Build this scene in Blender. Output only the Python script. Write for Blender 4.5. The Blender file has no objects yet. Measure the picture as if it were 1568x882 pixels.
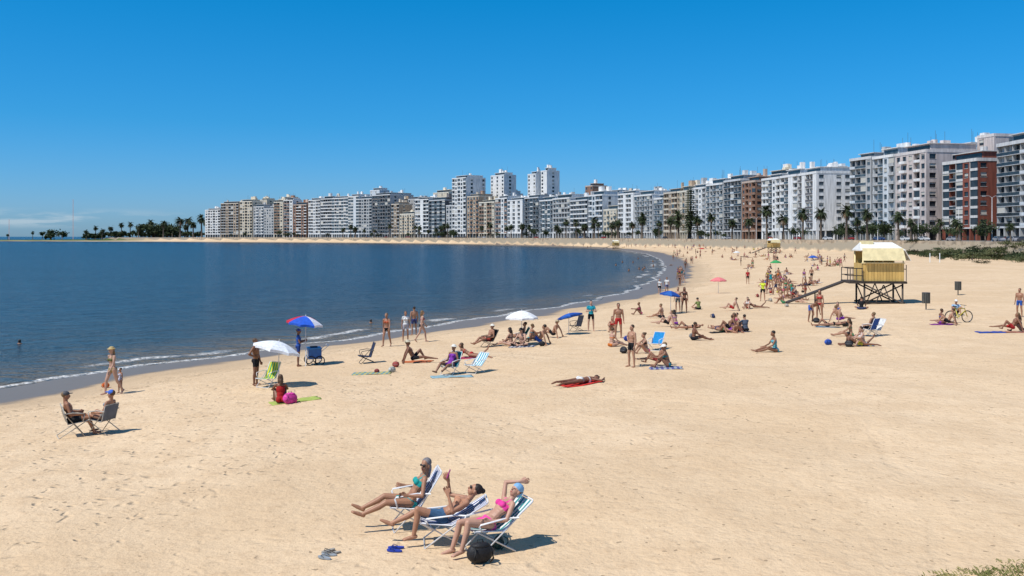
import bpy, math, random, numpy as np
from mathutils import Vector, Matrix
R=random.Random(11)
F=1394.0; U0=784.0; V0=362.0; CAMZ=6.6
scene=bpy.context.scene
COL=scene.collection
# ------------------------------------------------------------------ node helpers
class NT:
    def __init__(s,nt): s.nt=nt
    def n(s,t,**k):
        nd=s.nt.nodes.new(t)
        for a,b in k.items(): setattr(nd,a,b)
        return nd
    def put(s,sock,val):
        if isinstance(val,bpy.types.NodeSocket): s.nt.links.new(val,sock)
        elif val is not None:
            if hasattr(sock.default_value,'__len__') and not hasattr(val,'__len__'): val=[val]*len(sock.default_value)
            if hasattr(sock.default_value,'__len__') and len(sock.default_value)==4 and len(val)==3: val=(*val,1)
            sock.default_value=val
    def math(s,op,a,b=None,c=None,clamp=False):
        nd=s.n('ShaderNodeMath',operation=op,use_clamp=clamp)
        s.put(nd.inputs[0],a)
        if b is not None: s.put(nd.inputs[1],b)
        if c is not None: s.put(nd.inputs[2],c)
        return nd.outputs[0]
    def ss(s,x,a,b,lo=0.,hi=1.):
        nd=s.n('ShaderNodeMapRange',interpolation_type='SMOOTHSTEP')
        s.put(nd.inputs[0],x);nd.inputs[1].default_value=a;nd.inputs[2].default_value=b
        nd.inputs[3].default_value=lo;nd.inputs[4].default_value=hi
        return nd.outputs[0]
    def mix(s,f,a,b,mode='MIX'):
        nd=s.n('ShaderNodeMix',data_type='RGBA',blend_type=mode)
        s.put(nd.inputs[0],f);s.put(nd.inputs[6],a);s.put(nd.inputs[7],b)
        return nd.outputs[2]
    def noise(s,vec,scale,detail=2.,rough=.5,dist=0.):
        nd=s.n('ShaderNodeTexNoise')
        s.put(nd.inputs['Vector'],vec);nd.inputs['Scale'].default_value=scale
        nd.inputs['Detail'].default_value=detail;nd.inputs['Roughness'].default_value=rough
        nd.inputs['Distortion'].default_value=dist
        return nd.outputs[0]
    def attr(s,name): return s.n('ShaderNodeAttribute',attribute_name=name).outputs['Fac']
    def obj(s): return s.n('ShaderNodeTexCoord').outputs['Object']
    def map(s,vec,scale=(1,1,1),rot=(0,0,0)):
        nd=s.n('ShaderNodeMapping');s.put(nd.inputs[0],vec);nd.inputs['Scale'].default_value=scale;nd.inputs['Rotation'].default_value=rot
        return nd.outputs[0]
    def bump(s,h,dist=1.,strength=1.):
        nd=s.n('ShaderNodeBump');nd.inputs['Strength'].default_value=strength;nd.inputs['Distance'].default_value=dist
        s.put(nd.inputs['Height'],h);return nd.outputs[0]
def newmat(name):
    m=bpy.data.materials.new(name);m.use_nodes=True
    t=NT(m.node_tree);b=m.node_tree.nodes['Principled BSDF']
    return m,t,b
_mc={}
def smat(name,col,rough=.6,var=.10,scale=6.,bump=0.,metal=0.,spec=.4,streak=False):
    key=(name,tuple(round(c,3) for c in col),rough)
    if key in _mc: return _mc[key]
    m,t,b=newmat(name)
    o=t.obj()
    if streak: o=t.map(o,(1,1,.15))
    nz=t.noise(o,scale,3.)
    lo=[c*(1-var*1.6) for c in col];hi=[min(1,c*(1+var)) for c in col]
    c=t.mix(t.ss(nz,.3,.7),lo,hi)
    t.put(b.inputs['Base Color'],c)
    b.inputs['Roughness'].default_value=rough;b.inputs['Metallic'].default_value=metal
    b.inputs['Specular IOR Level'].default_value=spec
    if bump: t.put(b.inputs['Normal'],t.bump(t.noise(o,scale*3,3.),bump))
    _mc[key]=m;return m
def stripemat(name,c1,c2,freq=12.,axis=0,duty=.5):
    m,t,b=newmat(name)
    sep=t.n('ShaderNodeSeparateXYZ');t.put(sep.inputs[0],t.obj())
    fr=t.math('FRACT',t.math('MULTIPLY',sep.outputs[axis],freq))
    t.put(b.inputs['Base Color'],t.mix(t.math('GREATER_THAN',fr,duty),c1,c2))
    b.inputs['Roughness'].default_value=.8;b.inputs['Specular IOR Level'].default_value=.2
    return m
# ------------------------------------------------------------------ mesh builder
class MB:
    def __init__(s): s.v=[];s.f=[];s.m=[];s.s=[]
    def add(s,vs,fs,m=0,sm=False):
        o=len(s.v);s.v.extend(vs)
        for f in fs: s.f.append(tuple(i+o for i in f));s.m.append(m);s.s.append(sm)
    def hexa(s,p,m=0):
        s.add(p,[(0,3,2,1),(4,5,6,7),(0,1,5,4),(1,2,6,5),(2,3,7,6),(3,0,4,7)],m)
    def box(s,x0,x1,y0,y1,z0,z1,m=0,M=None):
        p=[(x0,y0,z0),(x1,y0,z0),(x1,y1,z0),(x0,y1,z0),(x0,y0,z1),(x1,y0,z1),(x1,y1,z1),(x0,y1,z1)]
        if M is not None: p=[tuple(M@Vector(q)) for q in p]
        s.hexa(p,m)
    def tube(s,pts,r,m=0,n=8,cap=True,sm=True):
        pts=[Vector(p) for p in pts]
        rs=r if hasattr(r,'__len__') else [r]*len(pts)
        vs=[];fs=[];ref=None
        for i,p in enumerate(pts):
            d=(pts[min(i+1,len(pts)-1)]-pts[max(i-1,0)]).normalized()
            if ref is None: ref=Vector((0,0,1)) if abs(d.z)<.9 else Vector((1,0,0))
            a=d.cross(ref).normalized();b=d.cross(a).normalized()
            for k in range(n):
                th=2*math.pi*k/n
                vs.append(tuple(p+(a*math.cos(th)+b*math.sin(th))*rs[i]))
        for i in range(len(pts)-1):
            for k in range(n):
                fs.append((i*n+k,i*n+(k+1)%n,(i+1)*n+(k+1)%n,(i+1)*n+k))
        if cap:
            fs.append(tuple(range(n)));fs.append(tuple((len(pts)-1)*n+k for k in range(n)))
        s.add(vs,fs,m,sm)
    def ell(s,c,r,m=0,nu=12,nv=8,M=None):
        vs=[];fs=[]
        for j in range(nv+1):
            ph=math.pi*j/nv
            for i in range(nu):
                th=2*math.pi*i/nu
                q=Vector((r[0]*math.sin(ph)*math.cos(th),r[1]*math.sin(ph)*math.sin(th),r[2]*math.cos(ph)))
                if M is not None: q=M@q
                vs.append(tuple(q+Vector(c)))
        for j in range(nv):
            for i in range(nu):
                fs.append((j*nu+i,(j+1)*nu+i,(j+1)*nu+(i+1)%nu,j*nu+(i+1)%nu))
        s.add(vs,fs,m,True)
    def grid(s,fn,nu,nv,m=0,sm=True):
        vs=[tuple(fn(i/nu,j/nv)) for j in range(nv+1) for i in range(nu+1)]
        fs=[(j*(nu+1)+i,j*(nu+1)+i+1,(j+1)*(nu+1)+i+1,(j+1)*(nu+1)+i) for j in range(nv) for i in range(nu)]
        s.add(vs,fs,m,sm)
    def mesh(s,name,mats):
        me=bpy.data.meshes.new(name);me.from_pydata(s.v,[],s.f)
        for m in mats: me.materials.append(m)
        me.polygons.foreach_set('material_index',s.m);me.polygons.foreach_set('use_smooth',s.s)
        me.update();return me
    def obj(s,name,mats,loc=(0,0,0),rz=0.,rot=None):
        return mkobj(name,s.mesh(name,mats),loc,rz,rot)
def mkobj(name,me,loc=(0,0,0),rz=0.,rot=None,scale=None):
    o=bpy.data.objects.new(name,me);COL.objects.link(o);o.location=loc
    o.rotation_euler=rot if rot else (0,0,math.radians(rz))
    if scale: o.scale=(scale,)*3
    return o
# ------------------------------------------------------------------ terrain definition (metres)
SHORE=[(-60,-3000),(-60,-200),(-45,-40),(-33,8),(-26,28),(-22.6,37.5),(-21.2,41.8),(-19.2,44.2),(-17.3,47.7),(-15,51.),(-12.2,56.1),(-9.1,60.5),
(-5.7,66.8),(-2.3,72.4),(.9,79),(5.2,87),(9.2,95),(13.8,107),(21.3,135),(31.5,185),(42.6,258),(51,340),(53,430),(45,510),(25,600),(-15,690),(-48,745),
(-90,810),(-150,885),(-274,975),(-390,1060),(-520,1150),(-760,1190),(-1500,1230),(-1500,1330),(-700,1340),(-560,1420),(-500,1600),(-500,4000)]
LAND=SHORE+[(6000,4000),(6000,-3000)]
BU=[200,320,480,600,760,900,1050,1170,1300,1400,1568,1700,1900,2200]
BD=[1260,1150,1050,940,790,650,520,430,350,310,255,215,178,140]
def Bp(u):
    D=float(np.interp(u,BU,BD));return ((u-U0)/F*D,D)
BLINE=[(-700,3000),(-560,1420)]+[Bp(u) for u in BU]+[(150,60),(170,-300),(170,-3000)]
BPOLY=BLINE+[(6000,-3000),(6000,3000)]
def seg_dist(px,py,poly):
    best=np.full(px.shape,1e18)
    for (ax,ay),(bx,by) in zip(poly[:-1],poly[1:]):
        dx,dy=bx-ax,by-ay;L=dx*dx+dy*dy
        t=np.clip(((px-ax)*dx+(py-ay)*dy)/L,0,1)
        best=np.minimum(best,(px-ax-t*dx)**2+(py-ay-t*dy)**2)
    return np.sqrt(best)
def inside(px,py,poly):
    r=np.zeros(px.shape,bool);n=len(poly)
    for i in range(n):
        ax,ay=poly[i];bx,by=poly[(i+1)%n]
        if ay==by: continue
        c=((ay>py)!=(by>py))&(px<(bx-ax)*(py-ay)/(by-ay)+ax)
        r^=c
    return r
def sm(x,a,b):
    t=np.clip((x-a)/(b-a),0,1);return t*t*(3-2*t)
def fields(px,py):
    d=seg_dist(px,py,SHORE)*np.where(inside(px,py,LAND),1,-1)
    d=d+0.35*np.sin(px*.55+py*.4)+0.25*np.sin(px*.21-py*.33+1.)
    db=seg_dist(px,py,BLINE)*np.where(inside(px,py,BPOLY),1,-1)
    dp=np.maximum(d,0)
    z=2.0*(1-np.exp(-dp/17))+.8*sm(d,60,140)
    z=z+(.05*np.sin(px*.43+.5*np.sin(py*.3))*np.sin(py*.37+1)+.03*np.sin(px*1.1+py*.7))*sm(d,6,20)
    z=np.where(d<0,np.maximum(.07*d,-4),z)
    z=z+(5.2-z)*sm(db,-38,-35)
    return d,db,z
def gz(x,y): return float(fields(np.array([float(x)]),np.array([float(y)]))[2][0])
def at(u,v):
    z=1.2
    for _ in range(14):
        y=F*(CAMZ-max(z,0))/(v-V0);x=(u-U0)/F*y;z=.5*z+.5*gz(x,y)
    z=gz(x,y);return Vector((x,y,z))
# ------------------------------------------------------------------ polar sheets
ang=np.concatenate([np.arange(-36,36,.16),np.arange(36,324,3.)])
rr=[3.]
while rr[-1]<25000:
    r=rr[-1];rr.append(r*(1.017 if r<110 else 1.022 if r<1600 else 1.08))
rr=np.array(rr);na=len(ang);nr=len(rr)
A,RR=np.meshgrid(np.radians(ang),rr)
PX=(RR*np.sin(A)).ravel();PY=(RR*np.cos(A)).ravel()
D_,DB_,Z_=fields(PX,PY)
ii=np.arange(nr-1)[:,None]*na;jj=np.arange(na)[None,:]
quads=np.stack([ii+jj,ii+(jj+1)%na,ii+na+(jj+1)%na,ii+na+jj],-1).reshape(-1,4)[:,::-1]
def sheet(name,z,qs,center,mat):
    me=bpy.data.meshes.new(name)
    V=np.stack([PX,PY,z],1)
    V=np.vstack([V,[[0,0,center]]]);nv=len(V)
    me.vertices.add(nv);me.vertices.foreach_set('co',V.astype(np.float32).ravel())
    ring=np.arange(na);tri=np.stack([np.full(na,nv-1),(ring+1)%na,ring],1)
    loops=np.concatenate([qs.ravel(),tri.ravel()]);me.loops.add(len(loops));me.loops.foreach_set('vertex_index',loops.astype(np.int32))
    npoly=len(qs)+len(tri);me.polygons.add(npoly)
    ls=np.concatenate([np.arange(len(qs))*4,len(qs)*4+np.arange(len(tri))*3])
    me.polygons.foreach_set('loop_start',ls.astype(np.int32))
    me.update(calc_edges=True);me.validate()
    for nm,arr in (('shore_d',D_),('prom_d',DB_)):
        a=me.attributes.new(nm,'FLOAT','POINT');a.data.foreach_set('value',np.append(arr,30.).astype(np.float32))
    me.polygons.foreach_set('use_smooth',[True]*len(me.polygons))
    me.materials.append(mat);return mkobj(name,me)
# sand material
m,t,b=newmat('sand_ground')
P=t.obj();sd=t.attr('shore_d');pd=t.attr('prom_d')
big=t.noise(P,.12,3.);med=t.noise(P,.9,4.,.6);fine=t.noise(P,11.,3.,.7);gr=t.noise(P,55.,1.)
mid2=t.noise(P,3.4,3.,.65)
c=t.mix(t.ss(big,.35,.65),(.665,.490,.305),(.73,.55,.355))
c=t.mix(t.ss(med,.35,.7,0,.55),c,(.59,.42,.252))
c=t.mix(t.ss(mid2,.50,.74,0,.45),c,(.51,.355,.21))
c=t.mix(t.ss(fine,.54,.76,0,.6),c,(.43,.29,.17))
c=t.mix(t.ss(gr,.3,.75,0,.25),c,(.47,.32,.19))
spk=t.noise(P,8.,0.)
c=t.mix(t.ss(spk,.79,.81,0,.6),c,(.16,.11,.07))
nb=t.noise(P,.35,4.)
dw=t.math('ADD',sd,t.math('MULTIPLY',t.math('SUBTRACT',nb,.5),3.))
damp=t.ss(dw,6.2,8.6,1,0);wet=t.ss(dw,4.4,5.6,1,0)
seaw=t.math('MULTIPLY',t.ss(t.math('ABSOLUTE',t.math('SUBTRACT',dw,8.2)),.1,.6,1,0),t.ss(t.noise(P,4.,3.,.7),.48,.62))
c=t.mix(t.math('MULTIPLY',damp,.55),c,(.40,.29,.18))
c=t.mix(t.math('MULTIPLY',wet,.93),c,(.165,.125,.085))
c=t.mix(t.math('MULTIPLY',seaw,.5),c,(.12,.08,.045))
sepP=t.n('ShaderNodeSeparateXYZ');t.put(sepP.inputs[0],P)
grass=t.math('MULTIPLY',t.ss(sepP.outputs[0],-540,-420,1,0),t.ss(sd,8,22))
c=t.mix(grass,c,(.07,.11,.03))
rocks=t.math('MULTIPLY',t.ss(sepP.outputs[0],-620,-520,1,0),t.ss(sd,7,9,1,0))
c=t.mix(rocks,c,(.06,.05,.04))
c=t.mix(t.ss(pd,-39,-37),c,(.30,.25,.18))
t.put(b.inputs['Base Color'],c)
t.put(b.inputs['Roughness'],t.mix(wet,.9,.38))
t.put(b.inputs['Specular IOR Level'],t.mix(wet,.12,.28))
vor=t.n('ShaderNodeTexVoronoi',feature='F1');vor.inputs['Scale'].default_value=2.6
wv=t.n('ShaderNodeVectorMath',operation='ADD');nv_=t.n('ShaderNodeTexNoise');nv_.inputs['Scale'].default_value=1.3;nv_.inputs['Detail'].default_value=1.;t.put(nv_.inputs['Vector'],P)
t.put(wv.inputs[0],P);t.put(wv.inputs[1],nv_.outputs['Color']);t.put(vor.inputs['Vector'],wv.outputs[0])
foot=t.ss(vor.outputs['Distance'],.04,.34)
mask=t.ss(t.math('ADD',big,t.math('MULTIPLY',sepP.outputs[0],-.014)),.44,.66,.22,1)
h=t.math('MULTIPLY',t.math('MULTIPLY',foot,mask),.06)
h=t.math('ADD',h,t.math('MULTIPLY',med,.09))
h=t.math('ADD',h,t.math('MULTIPLY',mid2,.05))
h=t.math('ADD',h,t.math('MULTIPLY',fine,.022))
h=t.math('ADD',h,t.math('MULTIPLY',gr,.004))
trk=None
for (cx,cy,r0) in [(-16,25,25.5),(2,24.5,6.2),(-40,60,62),(-6,-20,62)]:
    dx=t.math('SUBTRACT',sepP.outputs[0],cx);dy=t.math('SUBTRACT',sepP.outputs[1],cy)
    r=t.math('SQRT',t.math('ADD',t.math('MULTIPLY',dx,dx),t.math('MULTIPLY',dy,dy)))
    r=t.math('ADD',r,t.math('MULTIPLY',big,2.5))
    e=t.math('ABSOLUTE',t.math('SUBTRACT',t.math('ABSOLUTE',t.math('SUBTRACT',r,r0)),.8))
    g=t.ss(e,.05,.30,1,0)
    trk=g if trk is None else t.math('MAXIMUM',trk,g)
trk=t.math('MULTIPLY',trk,t.ss(nb,.44,.58))
h=t.math('SUBTRACT',h,t.math('MULTIPLY',trk,.022))
h=t.math('MULTIPLY',h,t.ss(sd,4.,9.,.06,1.))
t.put(b.inputs['Normal'],t.bump(h,1.,.9))
sheet('sand_beach_ground',Z_,quads,gz(0,0.01),m)
# water
m,t,b=newmat('sea_water')
P=t.obj();sd=t.attr('shore_d')
Pm=t.map(P,(.45,1.,1.),(0,0,math.radians(-25)))
n1=t.noise(Pm,.16,3.,.6);n2=t.noise(Pm,.75,4.,.65,.4);n3=t.noise(Pm,3.,3.,.65)
h=t.math('ADD',t.math('ADD',t.math('MULTIPLY',n1,1.1),t.math('MULTIPLY',n2,1.15)),t.math('MULTIPLY',n3,.36))
nb=t.noise(P,.07,3.)
c=t.mix(t.ss(t.math('ADD',sd,t.math('MULTIPLY',nb,14.)),-34,6),(.014,.042,.070),(.035,.052,.060))
c=t.mix(t.ss(t.math('ADD',sd,t.math('MULTIPLY',nb,4.)),-9,1.),c,(.15,.112,.065))
c=t.mix(t.ss(n2,.50,.64,0,.6),c,(.034,.085,.122))
c=t.mix(t.ss(n3,.50,.66,0,.6),c,(.007,.022,.040))
c=t.mix(t.ss(t.noise(Pm,.03,2.),.45,.7,0,.4),c,(.008,.026,.046))
def foam(cen,w,wob,brk,s1):
    k=t.math('ADD',sd,t.math('MULTIPLY',t.math('SUBTRACT',t.noise(P,s1,3.),.5),wob))
    e=t.math('ABSOLUTE',t.math('SUBTRACT',k,cen))
    g=t.ss(e,w*.2,w,1,0)
    return t.math('MULTIPLY',g,t.ss(t.noise(P,.13,2.),brk,brk+.10))
f=t.math('MAXIMUM',foam(-.45,.48,1.4,.33,.4),foam(-2.8,.75,3.4,.52,.16))
f=t.math('MULTIPLY',f,t.ss(t.noise(P,3.5,4.,.75),.40,.58))
c=t.mix(f,c,(.78,.77,.74))
t.put(b.inputs['Base Color'],c)
t.put(b.inputs['Roughness'],t.mix(f,.22,.8))
b.inputs['IOR'].default_value=1.33
b.inputs['Specular IOR Level'].default_value=.19
t.put(b.inputs['Normal'],t.bump(h,1.,1.))
qmask=(D_[quads].min(axis=1)<6)
sheet('sea_water',np.zeros_like(PX),quads[qmask],-3.,m)
# ------------------------------------------------------------------ people
LT,LS,LU,LF=.42,.41,.285,.25
def nrm(v): return Vector(v).normalized()
def mir(v): return (-v[0],v[1],v[2])
POSES={
'stand':dict(lean=2,aR=((.16,.0,-1),(.08,.22,-1)),lR=((.10,.03,-1),(.02,-.05,-1)),lL=((-.08,.0,-1),(-.04,-.05,-1))),
'standhip':dict(lean=3,aR=((.7,-.25,-.75),(-.7,.45,-.35)),aL=((-.2,.0,-1),(-.05,.3,-1)),lR=((.14,.05,-1),(.03,-.05,-1)),lL=((-.08,-.03,-1),(-.04,-.05,-1))),
'standfold':dict(lean=0,aR=((.3,.25,-.9),(-.6,.7,.2)),lR=((.12,.03,-1),(.02,-.05,-1)),lL=((-.1,.0,-1),(-.04,-.05,-1))),
'walk':dict(lean=-3,aR=((.14,-.35,-1),(.05,-.1,-1)),aL=((-.14,.35,-1),(-.05,.6,-.9)),lR=((.04,.40,-.92),(.02,.08,-1)),lL=((-.04,-.25,-1),(-.02,-.55,-.85)),footL=(0,.75,-.6)),
'bend':dict(lean=-65,aR=((.15,.25,-1),(.0,.3,-1)),lR=((.14,.15,-1),(.03,-.2,-1)),lL=((-.1,.1,-1),(-.04,-.2,-1))),
'sitknees':dict(lean=-12,aR=((.3,.72,-.55),(-.35,.85,.05)),lR=((.16,.66,.74),(.0,.52,-.84)),headlean=-8),
'sitback':dict(lean=28,aR=((.3,-.42,-.85),(.1,-.3,-.95)),lR=((.16,.97,.12),(.06,.97,-.16)),lL=((-.12,.66,.74),(-.02,.5,-.85)),headlean=5),
'sitlegs':dict(lean=-6,aR=((.22,.5,-.85),(-.1,.85,-.35)),lR=((.22,.95,.20),(-.1,.95,-.28)),headlean=-12),
'sitcross':dict(lean=-10,aR=((.3,.5,-.8),(-.2,.8,-.3)),lR=((.75,.62,.18),(-.93,.30,-.20)),headlean=-15),
'supine':dict(lean=87,aR=((.35,.9,-.12),(.1,1,-.05)),lR=((.13,1,.0),(.06,1,-.05)),footR=(.2,.3,.9),footL=(-.2,.3,.9)),
'supineknee':dict(lean=84,aR=((.5,-.6,.1),(-.6,-.6,.15)),lR=((.12,.68,.73),(0,.5,-.86)),lL=((-.12,1,.02),(-.06,1,-.06)),footL=(-.2,.3,.9),footR=(0,1,-.1)),
'prone':dict(lean=-88,aR=((.8,.6,-.05),(-.65,.75,.0)),lR=((.14,-1,-.02),(.06,-1,-.0)),footR=(.1,-.9,-.3),footL=(-.1,-.9,-.3)),
'proneprop':dict(lean=-62,aR=((.2,.15,-1),(-.2,1,-.05)),lR=((.14,-1,-.08),(.05,-.75,.7)),lL=((-.14,-1,-.08),(-.06,-1,-.02)),footR=(0,-.3,.9),footL=(0,-.9,-.3),headlean=10),
'chair':dict(lean=18,aR=((.28,.25,-.92),(-.05,.95,-.1)),lR=((.16,.97,.06),(.03,.30,-.94)),headlean=2),
'chairlow':dict(lean=26,aR=((.28,.15,-.92),(-.1,.95,-.05)),lR=((.2,.93,.25),(.0,.72,-.66)),lL=((-.14,.97,.12),(-.05,.9,-.4)),headlean=4),
}
def person_prims(pose,fem,hair,hat,hi,glasses):
    po=POSES[pose]
    pr=[]
    def cone(a,b,ra,rb,lab,sub=0): pr.append(('c',Vector(a),Vector(b),ra,rb,lab,sub))
    def ell(c,Rm,r,lab,sub=0): pr.append(('e',Vector(c),Rm,r,lab,sub))
    ph=math.radians(po.get('lean',0));T=Vector((0,-math.sin(ph),math.cos(ph)));Fw=Vector((0,math.cos(ph),math.sin(ph)));X=Vector((1,0,0))
    Rt=Matrix((X,Fw,T)).transposed()
    Pv=Vector((0,0,0))
    sw=.158 if fem else .185;hw=.095 if fem else .088
    k=.92 if fem else 1.06
    ell(Pv+T*.01,Rt,(.165 if fem else .155,.108,.115),'torso')
    ell(Pv+T*.14-Fw*.0,Rt,(.122 if fem else .142,.088 if fem else .1,.15),'torso')
    ell(Pv+T*.31,Rt,(.145 if fem else .172,.098 if fem else .115,.17),'torso')
    ell(Pv+T*.41-Fw*.01,Rt,(.135 if fem else .165,.075,.085),'torso')
    for sx in (-1,1):
        ell(Pv+T*-.03-Fw*.065+X*sx*.075,Rt,(.082,.075,.085),'torso')
        if fem: ell(Pv+T*.325+Fw*.075+X*sx*.07,Rt,(.058,.058,.058),'torso')
        else: ell(Pv+T*.35+Fw*.06+X*sx*.075,Rt,(.078,.045,.06),'torso')
        cone(Pv+T*.455+X*sx*.03,Pv+T*.44+X*sx*(sw-.01),.05*k,.052*k,'torso')
    hl=math.radians(po.get('headlean',po.get('lean',0)*.3))
    Hu=Vector((0,-math.sin(hl),math.cos(hl)))
    if pose in('supine','supineknee'): Hu=Vector((0,-1,.12)).normalized()
    if pose=='prone': Hu=Vector((0,1,.1)).normalized()
    Hf=Fw-Hu*Fw.dot(Hu);Hf.normalize()
    if pose=='prone': Hf=Vector((.9,0,-.3)).normalized()
    yaw=po.get('headyaw',0)
    Hx=Hf.cross(Hu).normalized()
    if yaw:
        q=Matrix.Rotation(math.radians(yaw),3,Hu);Hf=q@Hf;Hx=q@Hx
    nb=Pv+T*.47-Fw*.01;hc=Pv+T*.50+Hu*.155+Hf*.015
    cone(nb,hc-Hu*.05-Hf*.02,.058*k,.052*k,'neck')
    Rh=Matrix((Hx,Hf,Hu)).transposed()
    ell(hc+Hu*.02-Hf*.008,Rh,(.074,.092,.095),'head')
    ell(hc-Hu*.045+Hf*.025,Rh,(.056,.062,.068),'head')
    cone(hc+Hu*.015+Hf*.083,hc-Hu*.025+Hf*.104,.009,.015,'head')
    for sx in (-1,1): ell(hc-Hu*.01+Hx*sx*.076-Hf*.005,Rh,(.012,.022,.032),'head')
    if hi:
        ell(hc-Hu*.058+Hf*.086,Rh,(.025,.01,.009),'lip')
        for sx in (-1,1):
            if glasses: ell(hc+Hu*.012+Hf*.083+Hx*sx*.033,Rh,(.03,.014,.022),'hat')
            else: ell(hc+Hu*.008+Hf*.084+Hx*sx*.03,Rh,(.014,.006,.007),'hair')
        if glasses: cone(hc+Hu*.015+Hf*.094-Hx*.02,hc+Hu*.015+Hf*.094+Hx*.02,.007,.007,'hat')
    if hair:
        ell(hc+Hu*.046-Hf*.032,Rh,(.083,.096,.086),'hair')
        if hair=='long':
            ell(hc-Hu*.05-Hf*.075,Rh,(.074,.05,.11),'hair')
            cone(hc-Hu*.08-Hf*.09,hc-Hu*.2-Hf*.1,.06,.035,'hair')
            for sx in(-1,1): cone(hc+Hx*sx*.072-Hf*.03,hc-Hu*.13+Hx*sx*.075-Hf*.04,.022,.018,'hair')
        if hair=='bun': ell(hc+Hu*.07-Hf*.12,Rh,(.045,.045,.045),'hair')
    if hat=='cap':
        ell(hc+Hu*.060-Hf*.014,Rh,(.090,.103,.076),'hat');ell(hc+Hu*.055+Hf*.115,Rh,(.07,.075,.012),'hat')
    if hat=='scarf': ell(hc+Hu*.058-Hf*.02,Rh,(.09,.103,.08),'hat');ell(hc+Hu*.01-Hf*.09,Rh,(.07,.05,.09),'hat')
    if hat=='brim':
        ell(hc+Hu*.07-Hf*.01,Rh,(.092,.102,.072),'hat');ell(hc+Hu*.055,Rh,(.15,.16,.016),'hat')
    aR=po['aR'];aL=po.get('aL',(mir(aR[0]),mir(aR[1])))
    for sx,arm in((1,aR),(-1,aL)):
        s0=Pv+T*.435+X*sx*sw;e=s0+nrm(arm[0])*LU;w=e+nrm(arm[1])*LF
        ka=.86 if fem else 1.08
        cone(s0,s0.lerp(e,.45),.05*ka,.046*ka,'uarm',sx);cone(s0.lerp(e,.45),e,.046*ka,.037*ka,'uarm2',sx)
        cone(e,e.lerp(w,.35),.038*ka,.038*ka,'farm');cone(e.lerp(w,.35),w,.038*ka,.026*ka,'farm')
        f=nrm(arm[1]) if len(arm)<3 else nrm(arm[2])
        side=f.cross(X*sx if abs(f.x)<.8 else Vector((0,1,0))).normalized()
        up=f.cross(side).normalized()
        for q in(-.018,.0,.018): cone(w+side*q*.6,w+f*.085+side*q*1.3,.02,.017,'hand')
        fr=.0105 if hi else .013
        if not hi:
            cone(w+f*.08-side*.018,w+f*.165-side*.02-up*.03,.018,.010,'hand');cone(w+f*.08+side*.014,w+f*.17+side*.018-up*.03,.018,.010,'hand')
        else:
            for i,(q,L) in enumerate(((-.036,.058),(-.0125,.072),(.0125,.076),(.036,.068))):
                a=w+f*.082+side*q;bb=a+f*L*.55-up*.008+side*q*.15;cc=bb+f*L*.42-up*.026
                cone(a,bb,fr,fr*.95,'hand');cone(bb,cc,fr*.95,fr*.8,'hand')
        a=w+f*.03+side*.022;cone(a,a+f*.035+side*.033-up*.008,.014,.012,'hand');cone(a+f*.035+side*.033-up*.008,a+f*.065+side*.038-up*.02,.012,.010,'hand')
    lR=po['lR'];lL=po.get('lL',(mir(lR[0]),mir(lR[1])))
    for sx,leg,fk in((1,lR,'footR'),(-1,lL,'footL')):
        h0=Pv-T*.03+X*sx*hw;kk=h0+nrm(leg[0])*LT;an=kk+nrm(leg[1])*LS
        kl=1.0 if fem else 1.02
        mid=h0.lerp(kk,.5)
        cone(h0,mid,.086*kl,.072*kl,'thigh',sx);cone(mid,kk,.072*kl,.052*kl,'thigh2',sx)
        sd_=nrm(leg[1]);cv=(Vector((0,-1,0))-sd_*(-sd_.y));cv=cv.normalized() if cv.length>.1 else Vector((0,0,0))
        if sd_.y>.6: cv=Vector((0,0,-1))
        m2=kk.lerp(an,.32)+cv*.014
        cone(kk,m2,.051*kl,.053*kl,'shin');cone(m2,an,.053*kl,.034*kl,'shin')
        fd=po.get(fk)
        if fd is None:
            fd=Vector((sx*.25,1,-.12));fd=fd-sd_*fd.dot(sd_)*.75
        fd=nrm(fd)
        cone(an+sd_*.03-fd*.035,an+sd_*.045+fd*.07,.034,.034,'foot')
        cone(an+sd_*.045+fd*.07,an+sd_*.058+fd*.155+X*sx*-.008,.034,.022,'foot')
        cone(an+sd_*.045+fd*.07,an+sd_*.058+fd*.135+X*sx*.022,.03,.02,'foot')
    return pr,(Pv,T,Fw)
def sdf(p,pr):
    if pr[0]=='c':
        a=np.array(pr[1]);b_=np.array(pr[2]);d=b_-a;L=max(1e-9,d@d)
        tt=np.clip((p-a)@d/L,0,1);q=p-a-tt[:,None]*d
        return np.sqrt((q*q).sum(1))-(pr[3]+(pr[4]-pr[3])*tt)
    Rm=np.array(pr[2]);q=(p-np.array(pr[1]))@Rm;r=np.array(pr[3])
    k0=np.sqrt(((q/r)**2).sum(1));k1=np.sqrt(((q/r**2)**2).sum(1))+1e-9
    return k0*(k0-1)/k1
_pm={}
dummy=smat('skin_default',(.42,.24,.15))
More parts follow.
